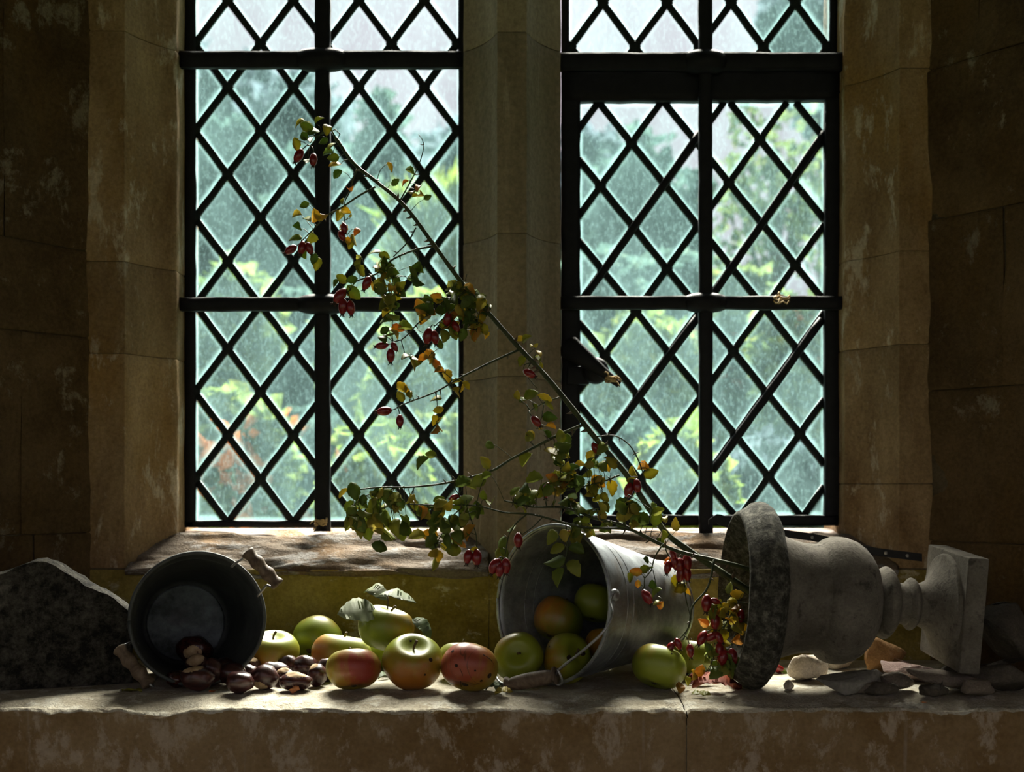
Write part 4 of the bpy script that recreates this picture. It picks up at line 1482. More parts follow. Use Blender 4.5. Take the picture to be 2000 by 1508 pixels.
kp = [(0.236, 0.0), (0.238, 0.046)] + [(0.240 + 0.036 * k / 10, 0.040 + 0.0215 * math.sin(math.pi * k / 10) ** 0.8) for k in range(11)] + [(0.278, 0.036), (0.284, 0.0345), (0.292, 0.036)] + \
     [(0.293 + 0.018 * k / 8, 0.036 + 0.009 * math.sin(math.pi * k / 8)) for k in range(9)] + \
     [(0.314, 0.0365), (0.322, 0.039), (0.330, 0.044), (0.337, 0.052), (0.343, 0.062), (0.348, 0.073), (0.351, 0.082), (0.3525, 0.088), (0.356, 0.090), (0.372, 0.090), (0.374, 0.0)]
mk('stem', lathe(dens(kp, 2), ua, ax_, 72, 0.001, 8), M['urn'], urn)
bb = bevel_mesh(box((0, 0, 0), 0.034, 0.191, 0.191), 0.0035, 3, M['urn'])
o = bpy.data.objects.new('plinth', bb)
COL.objects.link(o)
o.parent = urn
o.matrix_parent_inverse = Matrix.Translation(-urn.location)
q = ax_.to_track_quat('X', 'Z')
o.matrix_basis = Matrix.Translation(ua + ax_ * 0.3755) @ q.to_matrix().to_4x4() @ Matrix.Rotation(math.radians(4.0), 4, 'X')


# ------------------------------------------------------------------ rubble under the urn
def rock_mesh(sx, sy, sz, seed, mat, n=16, rough=0.06):
    rg = random.Random(seed)
    bm = bmesh.new()
    for k in range(n):
        d = Vector((rg.gauss(0, 1), rg.gauss(0, 1), rg.gauss(0, 1))).normalized() * rg.uniform(.82, 1.0)
        bm.verts.new((d.x * sx / 2, d.y * sy / 2, max(-.9, min(.9, d.z * 1.25)) * sz / 2))
    r = bmesh.ops.convex_hull(bm, input=bm.verts)
    for v in [v for v in bm.verts if not v.link_faces]: bm.verts.remove(v)
    bmesh.ops.bevel(bm, geom=list(bm.edges), offset=min(sx, sy, sz) * .06, segments=1, affect='EDGES')
    bmesh.ops.triangulate(bm, faces=bm.faces)
    bmesh.ops.subdivide_edges(bm, edges=bm.edges, cuts=2, use_grid_fill=True)
    bm.normal_update()
    for v in bm.verts:
        v.co += v.normal * rough * min(sx, sy, sz) * fbm(v.co * (2.2 / min(sx, sy, sz)) + Vector((seed, 0, 0)), 3)
    m = bpy.data.meshes.new('rock')
    bm.to_mesh(m)
    bm.free()
    m.materials.append(mat)
    edge_split(m, 38)
    return m


M['rk_pale'] = stone_mat('pale_limestone_rubble', (0.38, 0.30, 0.22), (0.62, 0.54, 0.44), (0.68, 0.63, 0.55), 0.56, 12, bump=0.8)
M['rk_brown'] = stone_mat('brown_slate_rubble', (0.12, 0.095, 0.075), (0.26, 0.215, 0.17), (0.36, 0.31, 0.25), 0.58, 12, (1, 1, 3), 0.9)
M['rk_dark'] = stone_mat('dark_rubble', (0.05, 0.042, 0.035), (0.13, 0.11, 0.085), (0.20, 0.17, 0.13), 0.6, 10, bump=0.9)
M['rk_orange'] = stone_mat('orange_brick_rubble', (0.30, 0.15, 0.055), (0.48, 0.27, 0.11), (0.55, 0.38, 0.22), 0.6, 12, bump=0.8)
M['rk_pink'] = stone_mat('pinkish_flat_stone', (0.26, 0.17, 0.15), (0.44, 0.32, 0.28), (0.56, 0.50, 0.47), 0.54, 14, (1, 1, 2), 0.8)
M['rk_grey'] = stone_mat('smooth_grey_shard', (0.20, 0.19, 0.165), (0.31, 0.29, 0.25), (0.37, 0.35, 0.31), 0.6, 6, bump=0.2)
# px, py(center), Y, w, d, h (m), rot(deg x,y,z), mat, label, lift check
RK = [
    (1577, 1322, 2.165, .070, .070, .050, (0, 4, 20), 'rk_pale', 'pale cream rock left under the toppled urn', 0),
    (1541, 1341, 2.065, .023, .020, .017, (0, 0, 40), 'rk_pale', 'tiny pale pebble in front of the urn rubble', 0),
    (1655, 1322, 2.045, .150, .080, .028, (10, -7, 8), 'rk_grey', 'smooth grey wedge shard leaning below the urn belly', 0),
    (1688, 1340, 2.030, .100, .050, .020, (0, 3, -8), 'rk_brown', 'thin brown flake lying under the grey shard', 0),
    (1720, 1268, 2.255, .095, .080, .066, (0, 0, 15), 'rk_orange', 'orange brick lump behind the urn stem', 0),
    (1792, 1305, 2.170, .125, .085, .036, (4, 5, -10), 'rk_pink', 'pinkish flat stone under the urn plinth', 0),
    (1748, 1336, 2.055, .075, .045, .032, (0, 0, 25), 'rk_brown', 'lumpy brown stone in front of the pinkish flat one', 0),
    (1850, 1334, 2.045, .165, .060, .026, (2, 10, 14), 'rk_brown', 'long brown slate sliver pointing right at the front', 0),
    (1722, 1352, 2.020, .070, .040, .022, (0, 4, 10), 'rk_dark', 'small dark slate chip at the front of the rubble', 0),
    (1965, 1290, 2.190, .130, .120, .110, (0, 0, 30), 'rk_dark', 'big dark boulder right of the urn plinth', 0),
    (1955, 1348, 2.050, .120, .070, .045, (0, 8, -12), 'rk_dark', 'dark flat rock at the far right end of the ledge', 0),
    (1905, 1352, 1.995, .075, .045, .026, (0, 6, 30), 'rk_brown', 'small brown slab in front of the long slate sliver', 0),
    (1822, 1352, 2.000, .050, .035, .020, (0, 4, -20), 'rk_dark', 'little dark chip below the long slate sliver', 0),
    (1640, 1300, 2.300, .060, .050, .036, (0, 0, 10), 'rk_pale', 'cream stone deep behind the grey shard', 0),
    (1870, 1290, 2.150, .085, .100, .028, (0, 0, 50), 'rk_dark', 'dark rock wedged beneath the plinth corner', 0),
]
for i, (px, py, Y, sx, sy, sz, rot, mt, lb, _) in enumerate(RK):
    sx, sy, sz = sx * 1.15, sy * 1.1, sz * 1.15
    m = rock_mesh(sx, sy, sz, 300 + i, M[mt], 18 if i != 2 else 12)
    R_ = Matrix.Rotation(math.radians(rot[2]), 4, 'Z') @ Matrix.Rotation(math.radians(rot[1]), 4, 'Y') @ Matrix.Rotation(math.radians(rot[0]), 4, 'X')
    low = min((R_ @ v.co).z for v in m.vertices)
    o = bpy.data.objects.new('pebble' if sx < .03 else 'rubble_stone', m)
    COL.objects.link(o)
    o.matrix_basis = Matrix.Translation(((px - 1000) / F * Y, Y, -low - 0.0006)) @ R_
    tag(o, lb, 'stone', 'loose rubble at the right end of the ledge')

# perforated iron casement stay lying behind the urn
pts = catmull([P(1384, 1020, 2.50), P(1400, 1013, 2.49), P(1425, 1022, 2.47), P(1520, 1040, 2.44), P(1600, 1052, 2.40), P(1690, 1074, 2.37), P(1800, 1089, 2.33)], 0.012)
V, Fc = [], []
for i, p in enumerate(pts):
    tt = i / (len(pts) - 1)
    hw = 0.0075 if tt > .15 else 0.0055 + 0.006 * math.sin(tt / .15 * math.pi)
    for u, v in ((-1, -1), (1, -1), (1, 1), (-1, 1)): V.append(p + Vector((0, u * .003, v * hw)))
n = len(pts)
for i in range(n - 1):
    for k in range(4): Fc.append((i * 4 + k, i * 4 + (k + 1) % 4, (i + 1) * 4 + (k + 1) % 4, (i + 1) * 4 + k))
Fc += [(3, 2, 1, 0), tuple((n - 1) * 4 + k for k in range(4))]
stay = mk('casement_stay', (V, Fc), M['iron'])
edge_split(stay.data, 40)
tag(stay, 'black iron casement stay bar with peg holes behind the urn', 'stay bar')
M['steel'] = plain_mat('worn_peg_hole', (0.30, 0.30, 0.29), 0.5, 0.5)
for k in (0.52, 0.64, 0.76, 0.86, 0.94):
    p = pts[int(k * (n - 1))]
    mk('peg_hole', lathe([(-.0038, 0.0), (-.0038, .0032), (-.002, .0036)], p, Vector((0, 1, 0)), 10), M['steel'], stay)

# ------------------------------------------------------------------ rose-hip sprays
t = NT('rose_hip_skin')
n1 = t.noise(60, 4, .6)
c = t.mix(t.oi.outputs['Random'], t.ramp(n1, (.35, (0.14, 0.005, 0.007)), (.65, (0.25, 0.011, 0.010))), t.ramp(n1, (.35, (0.17, 0.005, 0.011)), (.65, (0.29, 0.014, 0.017))))
t.pbr(c, 0.28, 0, 0.5, t.bump(n1, .1, .002), Coat_Weight=0.3, Coat_Roughness=0.15)
M['hip'] = t.mat
t = NT('rose_cane_bark')
n1 = t.noise(45, 5, .6)
t.pbr(t.ramp(n1, (.35, (0.022, 0.032, 0.011)), (.6, (0.055, 0.068, 0.024)), (.75, (0.085, 0.058, 0.032))), 0.6, 0, 0.35, t.bump(n1, .3, .002))
M['cane'] = t.mat
M['thorn'] = plain_mat('rose_thorn', (0.12, 0.085, 0.05), 0.5)
M['hiptip'] = plain_mat('hip_calyx', (0.05, 0.03, 0.02), 0.9)

HV, HF = lathe([(0, 0.0), (0.0006, 0.0022), (0.0028, 0.0044), (0.007, 0.0067), (0.012, 0.0077), (0.017, 0.0073), (0.0215, 0.0056), (0.0243, 0.0038), (0.0255, 0.0028), (0.0260, 0.0)], Vector((0, 0, 0)), Vector((1, 0, 0)), 16)
HIP = me(HV, HF, M['hip'])
tv = [lathe([(0.0250, 0.0), (0.0252, 0.0034), (0.0268, 0.0031), (0.0274, 0.0)], Vector((0, 0, 0)), Vector((1, 0, 0)), 8)]
for k in range(5):
    an = k / 5 * 6.283
    d = Vector((0, math.cos(an), math.sin(an)))
    tv.append(tube([Vector((.0258, 0, 0)) + d * .0015, Vector((.0285, 0, 0)) + d * .0028, Vector((.0302, 0, 0)) + d * .0050], .0009, .0003, 4))
TIP = me(*join(*tv), M['hiptip'])
LV = {}
for key, mt in (('m', 'roseleaf'), ('g', 'roseleaf_g'), ('y', 'roseleaf_y')):
    LV[key] = [leaf_mesh(0.024, 0.0165, M[mt], fold=fo, curl=cu, n=8, serr=.07, twist=tw) for fo, cu, tw in ((.25, .2, 0), (.7, .35, .4), (.45, -.25, -.5), (.15, .5, .6), (1.1, .15, -.2))]


class Spray:
    def __init__(s, name, label, base, seed, dfun):
        s.root = empty(name, base)
        tag(s.root, label, 'branch')
        s.rg = random.Random(seed)
        s.d = dfun
        s.nodes = []           # (px, py, Vector)

    def stem(s, name, pts, r0, r1, thorns=0, dd=0.0, dd1=None):
        """pts: picture points of the twig; its depth runs between dd and dd1 in front of (-) or behind (+) the spray plane"""
        n = len(pts)
        dd1 = dd if dd1 is None else dd1
        w_ = [P(x, y, s.d(x, y) + dd + (dd1 - dd) * i / max(1, n - 1)) for i, (x, y) in enumerate(pts)]
        c = catmull(w_, 0.008)
        o = mk(name, tube(c, r0, r1, 7, .15), M['cane'], s.root)
        s.nodes += c
        tv_ = []
        for k in range(thorns):
            i = s.rg.randrange(1, len(c) - 1)
            d = (c[i + 1] - c[i - 1]).normalized()
            a_ = Vector((s.rg.uniform(-1, 1), s.rg.uniform(-.5, .5), s.rg.uniform(-1, 1)))
            a_ = (a_ - d * a_.dot(d)).normalized()
            rr = r0 + (r1 - r0) * i / len(c)
            b = c[i] + a_ * rr * .5
            L = s.rg.uniform(.007, .012) * (0.7 + rr * 80)
            tv_.append(tube([b - d * .0, b + a_ * L * .5 + d * L * .08, b + a_ * L + d * L * .35], rr * .75 + .0005, .0003, 5))
        if tv_: mk('thorns', join(*tv_), M['thorn'], o)['kind'] = 'stuff'
        return o

    def close(s, p): return min(s.nodes, key=lambda q: (q - p).length_squared)

    def leaf(s, x, y, kind='m', sc=1.0, ang=None, dd=0.0, pet=True):
        rg = s.rg
        p = P(x, y, s.d(x, y) + dd + rg.uniform(-.012, .012))
        q = s.close(p)
        if ang is None:
            v = p - q
            v = v.normalized() if v.length > .004 else Vector((rg.uniform(-1, 1), 0, rg.uniform(-1, .3)))
            d = v * .6 + Vector((rg.uniform(-.8, .8), rg.uniform(-.6, .6), rg.uniform(-1.0, .45)))
        else:
            an = math.radians(ang)
            d = Vector((math.cos(an), rg.uniform(-.4, .4), -math.sin(an)))
        d.normalize()
        nr = Vector((rg.uniform(-.8, .8), -1.0 if rg.random() < .65 else .3, rg.uniform(-.2, 1.0)))
        k = sc * rg.uniform(.75, 1.2) * 1.02
        b = p - d * 0.011 * k
        put_leaf('leaf', rg.choice(LV[kind]), b, d, nr, s.root, k)
        if pet and (b - q).length < 0.075:
            mid = q.lerp(b, .5) + Vector((rg.uniform(-.003, .003), rg.uniform(-.003, .003), rg.uniform(0, .005)))
            s.pets.append(tube(catmull([q, mid, b + d * .002], .006), .0008, .0005, 4))

    pets = None

    def leaves(s, pts, kind='m', sc=1.0, **kw):
        if s.pets is None: s.pets = []
        for p in pts: s.leaf(p[0], p[1], kind, sc, p[2] if len(p) > 2 else None, **kw)

    def cluster(s, cx, cy, rx, ry, n, kind='m', sc=1.0, **kw):
        if s.pets is None: s.pets = []
        for k in range(n):
            a_, r = s.rg.uniform(0, 6.283), math.sqrt(s.rg.random())
            s.leaf(cx + rx * r * math.cos(a_), cy + ry * r * math.sin(a_), kind, sc, None, **kw)

    def hip(s, x, y, ang=90, sc=1.0, dd=0.0):
        """hip centred at the picture point, tip pointing along ang (90 = down)"""
        if s.pets is None: s.pets = []
        rg = s.rg
        an = math.radians(ang)
        d = Vector((math.cos(an), rg.uniform(-.25, .1), -math.sin(an))).normalized()
        p = P(x, y, s.d(x, y) + dd - 0.004)
        b = p - d * 0.012 * sc
        o = put_leaf('rose_hip', HIP, b, d, Vector((0, -1, .2)), s.root, sc)
        tpo = bpy.data.objects.new('calyx', TIP)
        COL.objects.link(tpo)
        tpo.parent = o
        q = s.close(b)
        if (b - q).length < 0.09:
            mid = q.lerp(b, .55) - d * min(.008, (b - q).length * .3)
            s.pets.append(tube(catmull([q, mid, b + d * .002], .005), .0010, .0009, 5))

    def done(s):
        if s.pets: mk('leaf_stalks', join(*s.pets), M['cane'], s.root)['kind'] = 'stuff'


# -- tall cane leaning from the urn mouth up across both windows
dA = lambda x, y: 2.10 + 0.10 * max(0.0, min(1.0, (1110 - y) / 850.0))
A = Spray('rose_cane', 'long arching rose cane with red hips leaning from urn to left window', P(1452, 1120, 2.10), 5, dA)
A.stem('main_stem', [(1480, 1165), (1452, 1147), (1400, 1112), (1345, 1075), (1300, 1040), (1262, 985), (1222, 925), (1160, 852), (1110, 788), (1060, 728), (1010, 675), (958, 616), (908, 560), (850, 482), (790, 402), (735, 355), (690, 318), (655, 268)], 0.0060, 0.0030, 34)
A.stem('twig', [(655, 268), (648, 255), (630, 258), (606, 285)], .0016, .0009)
A.stem('twig', [(657, 275), (664, 262), (655, 253), (640, 258), (616, 266)], .0013, .0008)
A.stem('twig', [(733, 365), (700, 383), (668, 405), (640, 420), (612, 448), (588, 472)], .0020, .0011, 3)
A.stem('twig', [(697, 330), (688, 355), (683, 375), (672, 400), (674, 440), (680, 468)], .0013, .0007, 0, 0.01)
A.stem('twig', [(780, 394), (800, 358), (818, 322), (828, 282), (817, 262)], .0015, .0006, 3)
A.stem('twig', [(812, 445), (797, 472), (768, 502)], .0014, .0011, 2)
A.stem('twig', [(846, 481), (815, 487), (780, 500), (760, 512), (735, 535), (695, 550), (685, 565), (678, 572)], .0021, .0012, 4)
A.stem('twig', [(762, 508), (768, 535), (764, 570), (766, 605), (768, 625)], .0011, .0006)
A.stem('twig', [(912, 566), (880, 590), (850, 608), (820, 628), (798, 652), (783, 664), (768, 668)], .0019, .0010, 3)
A.stem('twig', [(925, 580), (900, 595), (875, 614), (850, 636)], .0014, .0009, 0, -.01)
A.stem('twig', [(940, 590), (935, 615), (930, 645)], .0011, .0006, 0, -.01)
A.stem('twig', [(783, 664), (789, 684), (793, 697)], .0009, .0005)
A.stem('twig', [(898, 568), (884, 555), (890, 548), (905, 557), (912, 535)], .0010, .0006)
A.stem('twig', [(1016, 682), (950, 712), (892, 742), (850, 766), (800, 785), (775, 796)], .0022, .0012, 9)
A.stem('twig', [(885, 742), (862, 722), (842, 692)], .0009, .0006)
A.stem('twig', [(852, 766), (854, 790), (857, 820)], .0008, .0005)
A.stem('twig', [(1040, 705), (1030, 720), (1030, 735), (1050, 760)], .0011, .0006, 0, .02)
A.stem('twig', [(1092, 776), (1060, 788), (1035, 802)], .0013, .0007, 0, .01)
A.stem('twig', [(1062, 790), (1058, 815), (1048, 838)], .0010, .0006, 0, .015)
A.stem('twig', [(1143, 828), (1090, 850), (1045, 873), (1000, 896), (960, 920), (900, 937), (850, 947), (790, 952), (740, 952), (695, 957)], .0028, .0013, 16)
A.stem('twig', [(772, 953), (745, 962), (715, 968), (693, 985)], .0012, .0007)
A.stem('twig', [(1165, 853), (1200, 851), (1228, 868), (1245, 895), (1256, 925), (1268, 965), (1277, 985)], .0013, .0009, 8, -.01)
A.stem('twig', [(1210, 928), (1180, 940), (1140, 950), (1085, 963)], .0016, .0008, 5)
A.stem('twig', [(1130, 830), (1105, 870), (1095, 910), (1100, 960), (1108, 1000)], .0012, .0007, 0, .01)
A.stem('twig', [(890, 938), (878, 925), (855, 895), (838, 890)], .0008, .0005)
A.stem('twig', [(1000, 895), (985, 882), (965, 868)], .0008, .0005)
for x, y, a_, sc in ((584, 303, 118, 1.05), (612, 311, 92, .95), (569, 487, 145, .95), (590, 483, 100, .95), (604, 484, 70, .9), (672, 445, 80, .8), (667, 460, 60, .8),
                     (665, 577, 125, 1.25), (670, 597, 95, 1.1), (685, 600, 85, 1.05), (717, 552, 115, 1.0), (747, 675, 170, .9), (763, 693, 92, 1.0), (770, 676, 60, .7),
                     (836, 655, 100, 1.15), (849, 658, 80, 1.0), (874, 622, 100, 1.0), (890, 637, 60, .85), (752, 803, 172, 1.05), (781, 821, 88, .9), (1033, 729, 30, .95), (1046, 822, 50, .95),
                     (1068, 956, 98, 1.05), (1163, 875, 60, .9), (1228, 956, 102, 1.05), (1244, 948, 85, 1.0), (888, 971, 160, .7), (905, 976, 40, .7)):
    A.hip(x, y, a_, sc)
A.leaves([(585, 240), (600, 247), (623, 236, 320), (612, 258), (595, 266), (578, 281), (600, 275), (638, 252), (632, 275), (648, 285), (642, 301, 175), (652, 308), (655, 322), (660, 340), (600, 315)], 'm', 1.0)
A.leaves([(595, 400), (581, 422), (600, 430), (612, 420), (626, 418, 10), (582, 443), (578, 466, 170), (606, 465), (598, 497), (614, 505), (620, 515)], 'm', 1.0)
A.leaves([(668, 393), (684, 372), (675, 412), (664, 422), (682, 425), (672, 446), (684, 478), (697, 452), (692, 468), (680, 470)], 'y', .95)
A.leaves([(761, 326, 60), (772, 357), (792, 358), (803, 376), (800, 334, 30), (818, 368), (824, 380), (834, 386), (812, 384)], 'm', .85)
A.leaves([(655, 555), (668, 545), (688, 546), (705, 512), (703, 528), (733, 494, 175), (750, 500, 10), (745, 507), (757, 520), (765, 545), (804, 531), (812, 519), (822, 521), (806, 547), (817, 547), (690, 570)], 'm', 1.15)
A.cluster(756, 560, 28, 50, 27, 'm', 1.1)
A.leaves([(758, 590), (762, 608), (757, 625), (768, 622)], 'g', 1.35)
A.leaves([(752, 645), (760, 655), (776, 642), (790, 640, 0), (747, 662), (768, 652)], 'm', 1.0)
A.cluster(905, 605, 48, 48, 46, 'm', 1.12)
A.cluster(935, 620, 20, 45, 16, 'y', 1.05)
A.cluster(845, 605, 30, 26, 13, 'm', 1.05)
A.leaves([(868, 655), (860, 672), (885, 650), (895, 655), (830, 660), (905, 560), (888, 575), (884, 563)], 'g', 1.0)
A.leaves([(794, 697), (806, 712), (815, 700), (828, 702), (843, 700), (852, 712), (858, 726), (872, 734), (838, 692)], 'y', 1.05)
A.leaves([(785, 758), (796, 762), (783, 775), (800, 770), (892, 745), (905, 758), (893, 770), (888, 763), (910, 752), (857, 800), (848, 838), (858, 838), (853, 822), (852, 780)], 'y', .9)
A.leaves([(1015, 662), (1030, 664), (1042, 678), (1052, 690), (1048, 703), (1020, 705), (1055, 715)], 'y', .8)
A.leaves([(1012, 772), (1022, 782), (1036, 772), (1062, 778), (1046, 797), (1070, 792), (1072, 815), (1066, 850), (1075, 835), (1055, 838), (1035, 851)], 'm', .95, dd=.01)
A.leaves([(827, 905), (843, 889, 185), (958, 869), (1035, 853), (1030, 898), (948, 905)], 'g', 1.05)
A.cluster(732, 988, 52, 28, 26, 'g', 1.1)
A.cluster(740, 1025, 50, 28, 16, 'g', 1.4)
A.leaves([(690, 1010), (682, 1025), (695, 1040), (740, 1068, 20), (672, 962), (690, 958)], 'g', 1.3)
A.cluster(790, 985, 28, 22, 8, 'g', 1.0)
A.cluster(1098, 880, 26, 28, 12, 'g', 1.1)
A.cluster(1105, 935, 30, 62, 32, 'm', 1.05)
A.cluster(1160, 900, 30, 30, 9, 'g', .95)
A.cluster(1175, 960, 30, 22, 10, 'y', 1.05)
A.leaves([(1180, 915), (1195, 905), (1182, 990), (1240, 922), (1258, 916), (1270, 925), (1232, 940)], 'y', 1.0)
A.done()

# -- lower cane running left over the bucket
dB = lambda x, y: 2.06 + 0.02 * max(0.0, min(1.0, (1110 - y) / 150.0)) + 0.03 * max(0.0, min(1.0, (x - 1300) / 150.0))
B = Spray('rose_cane', 'low rose cane spreading left from the urn above the galvanised bucket', P(1450, 1108, 2.09), 9, dB)
B.stem('main_stem', [(1482, 1120), (1450, 1108), (1400, 1095), (1335, 1080), (1288, 1062), (1232, 1034), (1212, 1024), (1160, 1012), (1105, 992), (1040, 990), (985, 978)], 0.0042, 0.0014, 14)
B.stem('branch', [(1290, 1062), (1230, 1035), (1150, 1031), (1105, 1022), (1040, 1005), (985, 1001), (930, 988), (860, 987), (800, 985)], .0024, .0010, 10, -.02)
B.stem('twig', [(1218, 1026), (1219, 1000), (1223, 975), (1228, 966)], .0014, .0009, 2)
B.stem('twig', [(1030, 1004), (1010, 1020), (995, 1042), (988, 1075), (985, 1092)], .0014, .0009, 0, -.02)
B.stem('twig', [(912, 990), (920, 1015), (930, 1045), (931, 1072)], .0011, .0009, 0, -.02)
B.stem('twig', [(1060, 1010), (1040, 1030), (1020, 1044)], .0010, .0007, 0, -.02)
B.stem('twig', [(1105, 1020), (1108, 1060), (1104, 1095), (1090, 1128)], .0011, .0007, 0, -.05)
B.stem('twig', [(905, 990), (880, 1012), (865, 1040), (852, 1062)], .0012, .0007, 0, -.02)
B.stem('twig', [(1294, 1064), (1278, 1090), (1272, 1115), (1259, 1130), (1258, 1148)], .0014, .0009, 0, -.04)
B.stem('twig', [(1275, 1112), (1280, 1135), (1285, 1165)], .0008, .0006, 0, -.04)
B.stem('twig', [(1395, 1093), (1388, 1130), (1378, 1155), (1352, 1185), (1345, 1225), (1322, 1254)], .0021, .0012, 2, -.01)
for x, y, a_, sc in ((965, 1105, 110, 1.05), (976, 1110, 95, 1.05), (988, 1104, 88, 1.05), (972, 1103, 100, .9), (914, 1086, 100, .95), (931, 1087, 90, 1.1), (1012, 1054, 90, 1.0)):
    B.hip(x, y, a_, sc, -.02)
for x, y, a_, sc in ((1263, 1165, 60, 1.05), (1309, 1265, 115, .85), (1324, 1257, 70, .8), (1348, 1270, 85, .9)):
    B.hip(x, y, a_, sc, -.03 if x < 1300 else -.01)
B.leaves([(1090, 1072, 155), (1124, 1075, 15), (1086, 1096, 160), (1120, 1110, 50), (1094, 1127, 110), (1075, 1048, 110), (1102, 1045, 80), (1092, 1050)], 'g', 1.25, dd=-.05)
B.leaves([(1262, 1094), (1243, 1117, 190), (1232, 1128), (1258, 1112), (1246, 1140, 90), (1277, 1141, 70), (1284, 1158), (1284, 1178), (1292, 1182), (1270, 1110)], 'm', .8, dd=-.04)
B.cluster(880, 1000, 60, 28, 26, 'g', 1.15, dd=-.02)
B.cluster(865, 1045, 30, 24, 10, 'g', 1.05, dd=-.02)
B.leaves([(846, 1078, 140), (853, 1085, 80), (849, 1100, 100), (885, 1075), (893, 1060), (905, 1052), (920, 1040, 120), (925, 1072), (840, 1045, 185), (815, 1048, 175), (820, 1000), (832, 1005)], 'y', 1.1, dd=-.02)
B.leaves([(935, 940, 150), (950, 930, 160), (945, 968), (958, 985), (905, 945), (918, 950), (930, 1000), (980, 1060, 120), (985, 1080), (975, 1085), (1000, 1035), (1025, 955), (1040, 968), (1020, 980), (1045, 938)], 'g', 1.1)
B.cluster(1045, 975, 45, 35, 14, 'g', 1.1)
B.cluster(1150, 1018, 50, 28, 18, 'g', 1.05)
B.cluster(1245, 1008, 40, 30, 14, 'g', 1.15)
B.cluster(1140, 1045, 30, 15, 6, 'y', .9)
B.leaves([(1300, 1015), (1320, 1025), (1285, 1000), (1293, 1045, 95), (1290, 1060)], 'g', .9)
B.done()

# -- short bunch hanging out of the urn mouth
dC = lambda x, y: 2.075 - 0.02 * max(0.0, min(1.0, (y - 1150) / 150.0))
C_ = Spray('rose_spray', 'drooping bunch of red hips and yellowing leaves below the urn mouth', P(1450, 1150, 2.08), 15, dC)
C_.stem('main_stem', [(1478, 1185), (1452, 1178), (1425, 1178), (1400, 1185), (1386, 1178)], .0020, .0012, 2, .02, 0)
C_.stem('twig', [(1440, 1180), (1425, 1205), (1410, 1235), (1398, 1262)], .0015, .0008, 3)
C_.stem('twig', [(1445, 1185), (1440, 1225), (1428, 1262), (1420, 1300)], .0014, .0008)
C_.stem('twig', [(1398, 1262), (1392, 1290), (1380, 1312)], .0010, .0007)
for x, y, a_, sc in ((1380, 1177, 95, 1.15), (1397, 1212, 92, 1.1), (1372, 1245, 120, 1.05), (1391, 1243, 150, .9), (1403, 1244, 60, .9), (1405, 1268, 95, 1.0), (1412, 1284, 110, 1.15), (1431, 1281, 80, 1.1), (1446, 1204, 100, 1.0), (1396, 1174, 20, .7)):
    C_.hip(x, y, a_, sc)
C_.cluster(1420, 1215, 32, 42, 30, 'y', 1.0)
C_.cluster(1408, 1285, 32, 34, 22, 'g', 1.05)
C_.leaves([(1375, 1217), (1390, 1195), (1365, 1310), (1352, 1318), (1340, 1330), (1440, 1160), (1425, 1150)], 'y', .95)
C_.done()
D_ = Spray('rose_spray', 'small cluster of bright red hips behind the bucket base', P(1325, 1110, 2.30), 25, lambda x, y: 2.20)
D_.stem('main_stem', [(1300, 1072), (1305, 1085), (1322, 1098), (1335, 1130), (1340, 1170), (1350, 1210)], .0014, .0008)
for x, y, a_, sc in ((1304, 1107, 100, .95), (1318, 1098, 80, 1.0), (1328, 1104, 90, 1.1), (1342, 1097, 85, 1.15), (1330, 1120, 100, 1.15), (1341, 1118, 80, 1.1), (1314, 1083, 70, .8)):
    D_.hip(x, y, a_, sc)
D_.leaves([(1323, 1103, 80), (1307, 1100, 110), (1320, 1133, 100), (1332, 1140), (1318, 1154), (1338, 1158, 20), (1330, 1150)], 'y', .95)
D_.done()

# ------------------------------------------------------------------ fallen leaves, flakes
def flat_leaf(name, label, cat, px, py, Lp, ang, Wm, mat, curl=.25, fold=.5, tilt=.15, group=None, z=None):
    Y = F * H / (py - HY)
    p = Vector(((px - 1000) / F * Y, Y, 0.0015))
    m = leaf_mesh(Lp * Y / F, Wm, M[mat], curl=curl, fold=fold, n=13, serr=.06, twist=.4, crumple=.16)
    an = math.radians(ang)
    d = Vector((math.cos(an), math.sin(an), tilt))
    o = put_leaf(name, m, p, d, Vector((0.1, -.2, 1)), None)
    bpy.context.view_layer.update()
    low = min((o.matrix_basis @ v.co).z for v in m.vertices)
    o.matrix_basis = Matrix.Translation((0, 0, 0.0004 - low)) @ o.matrix_basis
    return tag(o, label, cat, group)


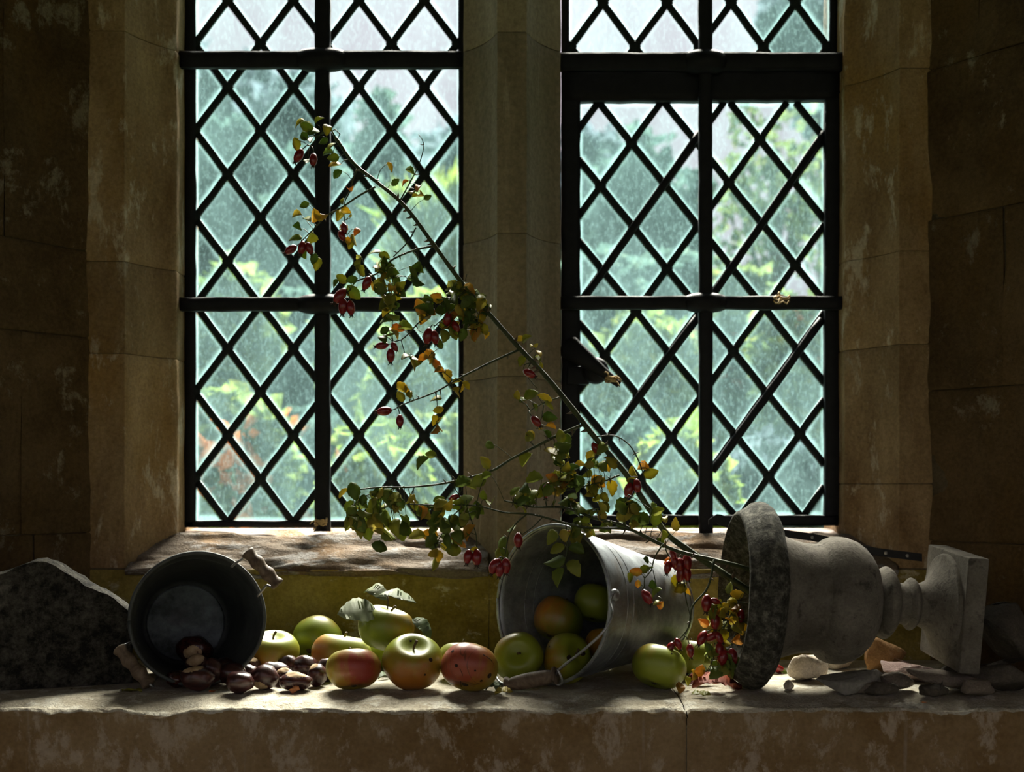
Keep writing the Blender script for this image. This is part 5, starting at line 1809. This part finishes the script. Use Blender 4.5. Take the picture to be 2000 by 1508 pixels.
flat_leaf('dead_leaf', 'curled brick-red dead leaf below the urn rim', 'leaf', 1352, 1350, 100, 6, .030, 'deadleaf', .12, 1.0, .05)
flat_leaf('dead_leaf', 'darker crimson dead leaf behind the brick-red one', 'leaf', 1340, 1338, 62, -4, .026, 'deadleaf', .15, .9, .15)
flat_leaf('fallen_leaf', 'yellow fallen leaf in front of the brick-red dead leaf', 'leaf', 1350, 1360, 38, -4, .014, 'roseleaf_y', .12, .4, .05)
flat_leaf('fallen_leaf', 'small yellow-green leaf leaning against the large clean apple', 'leaf', 1328, 1356, 30, 80, .016, 'roseleaf_y', .3, .4, .9)
flat_leaf('fallen_leaf', 'pale green leaf curled at the foot of the hanging bunch', 'leaf', 1366, 1325, 45, 25, .018, 'appleleaf', .35, .5, .5)
flat_leaf('fallen_leaf', 'grey-green leaf curl left of the turned wooden grip', 'leaf', 948, 1350, 36, 20, .018, 'appleleaf', .35, .6, .3)
flat_leaf('fallen_leaf', 'dull olive leaf under the end of the wooden grip', 'leaf', 966, 1358, 36, 5, .014, 'roseleaf_g', .2, .6, .1)
flat_leaf('fallen_leaf', 'narrow green leaf standing by the scarred apple', 'leaf', 968, 1349, 26, 60, .012, 'appleleaf', .3, .6, .8)
flat_leaf('fallen_leaf', 'pale leaf scrap between the red apple and its neighbour', 'leaf', 738, 1328, 28, 40, .012, 'appleleaf', .2, .5, .3)
flat_leaf('fallen_leaf', 'thin dry leaf scrap lying in front of the dark pail handle', 'leaf', 238, 1352, 40, 0, .007, 'roseleaf_y', .1, .6, .02)
fh = Spray('fallen_hip', 'single red hip lying behind the urn rim', P(1520, 1308, 2.25), 31, lambda x, y: 2.25)
fh.root['category'] = 'rose hip'
fh.nodes = [P(1503, 1312, 2.25)]
fh.hip(1521, 1307, 200, 1.0)
fh.leaves([(1505, 1314, 180), (1530, 1312, 20)], 'g', .8)
fh.done()
M['flake'] = foliage_mat('orange_conker_shell', ((0.0, (0.50, 0.16, 0.05)), (1.0, (0.62, 0.30, 0.14))), .25, .35)
for i, (px, py, s_, lb) in enumerate(((575, 1354, 26, 'orange broken shell flake in front of the flat conker'), (415, 1351, 18, 'amber seed scale beside the tan-topped conker'),
                                      (1805, 1372, 13, 'tan seed scale on the ledge below the slate sliver'), (140, 1346, 9, 'tiny brown crumb below the dark stone block'), (1412, 1372, 7, 'dark crumb near the ledge edge below the dead leaves'))):
    Y = F * H / (py - HY)
    m = rock_mesh(s_ * Y / F, s_ * .6 * Y / F, (s_ * .62 if i == 0 else s_ * .25) * Y / F, 400 + i, M['flake'] if i < 3 else M['rk_dark'], 10, .15)
    low = min(v.co.z for v in m.vertices)
    o = bpy.data.objects.new('shell_flake' if i < 3 else 'crumb', m)
    COL.objects.link(o)
    o.location = ((px - 1000) / F * Y, Y, -low - .0008)
    tag(o, lb, 'debris')
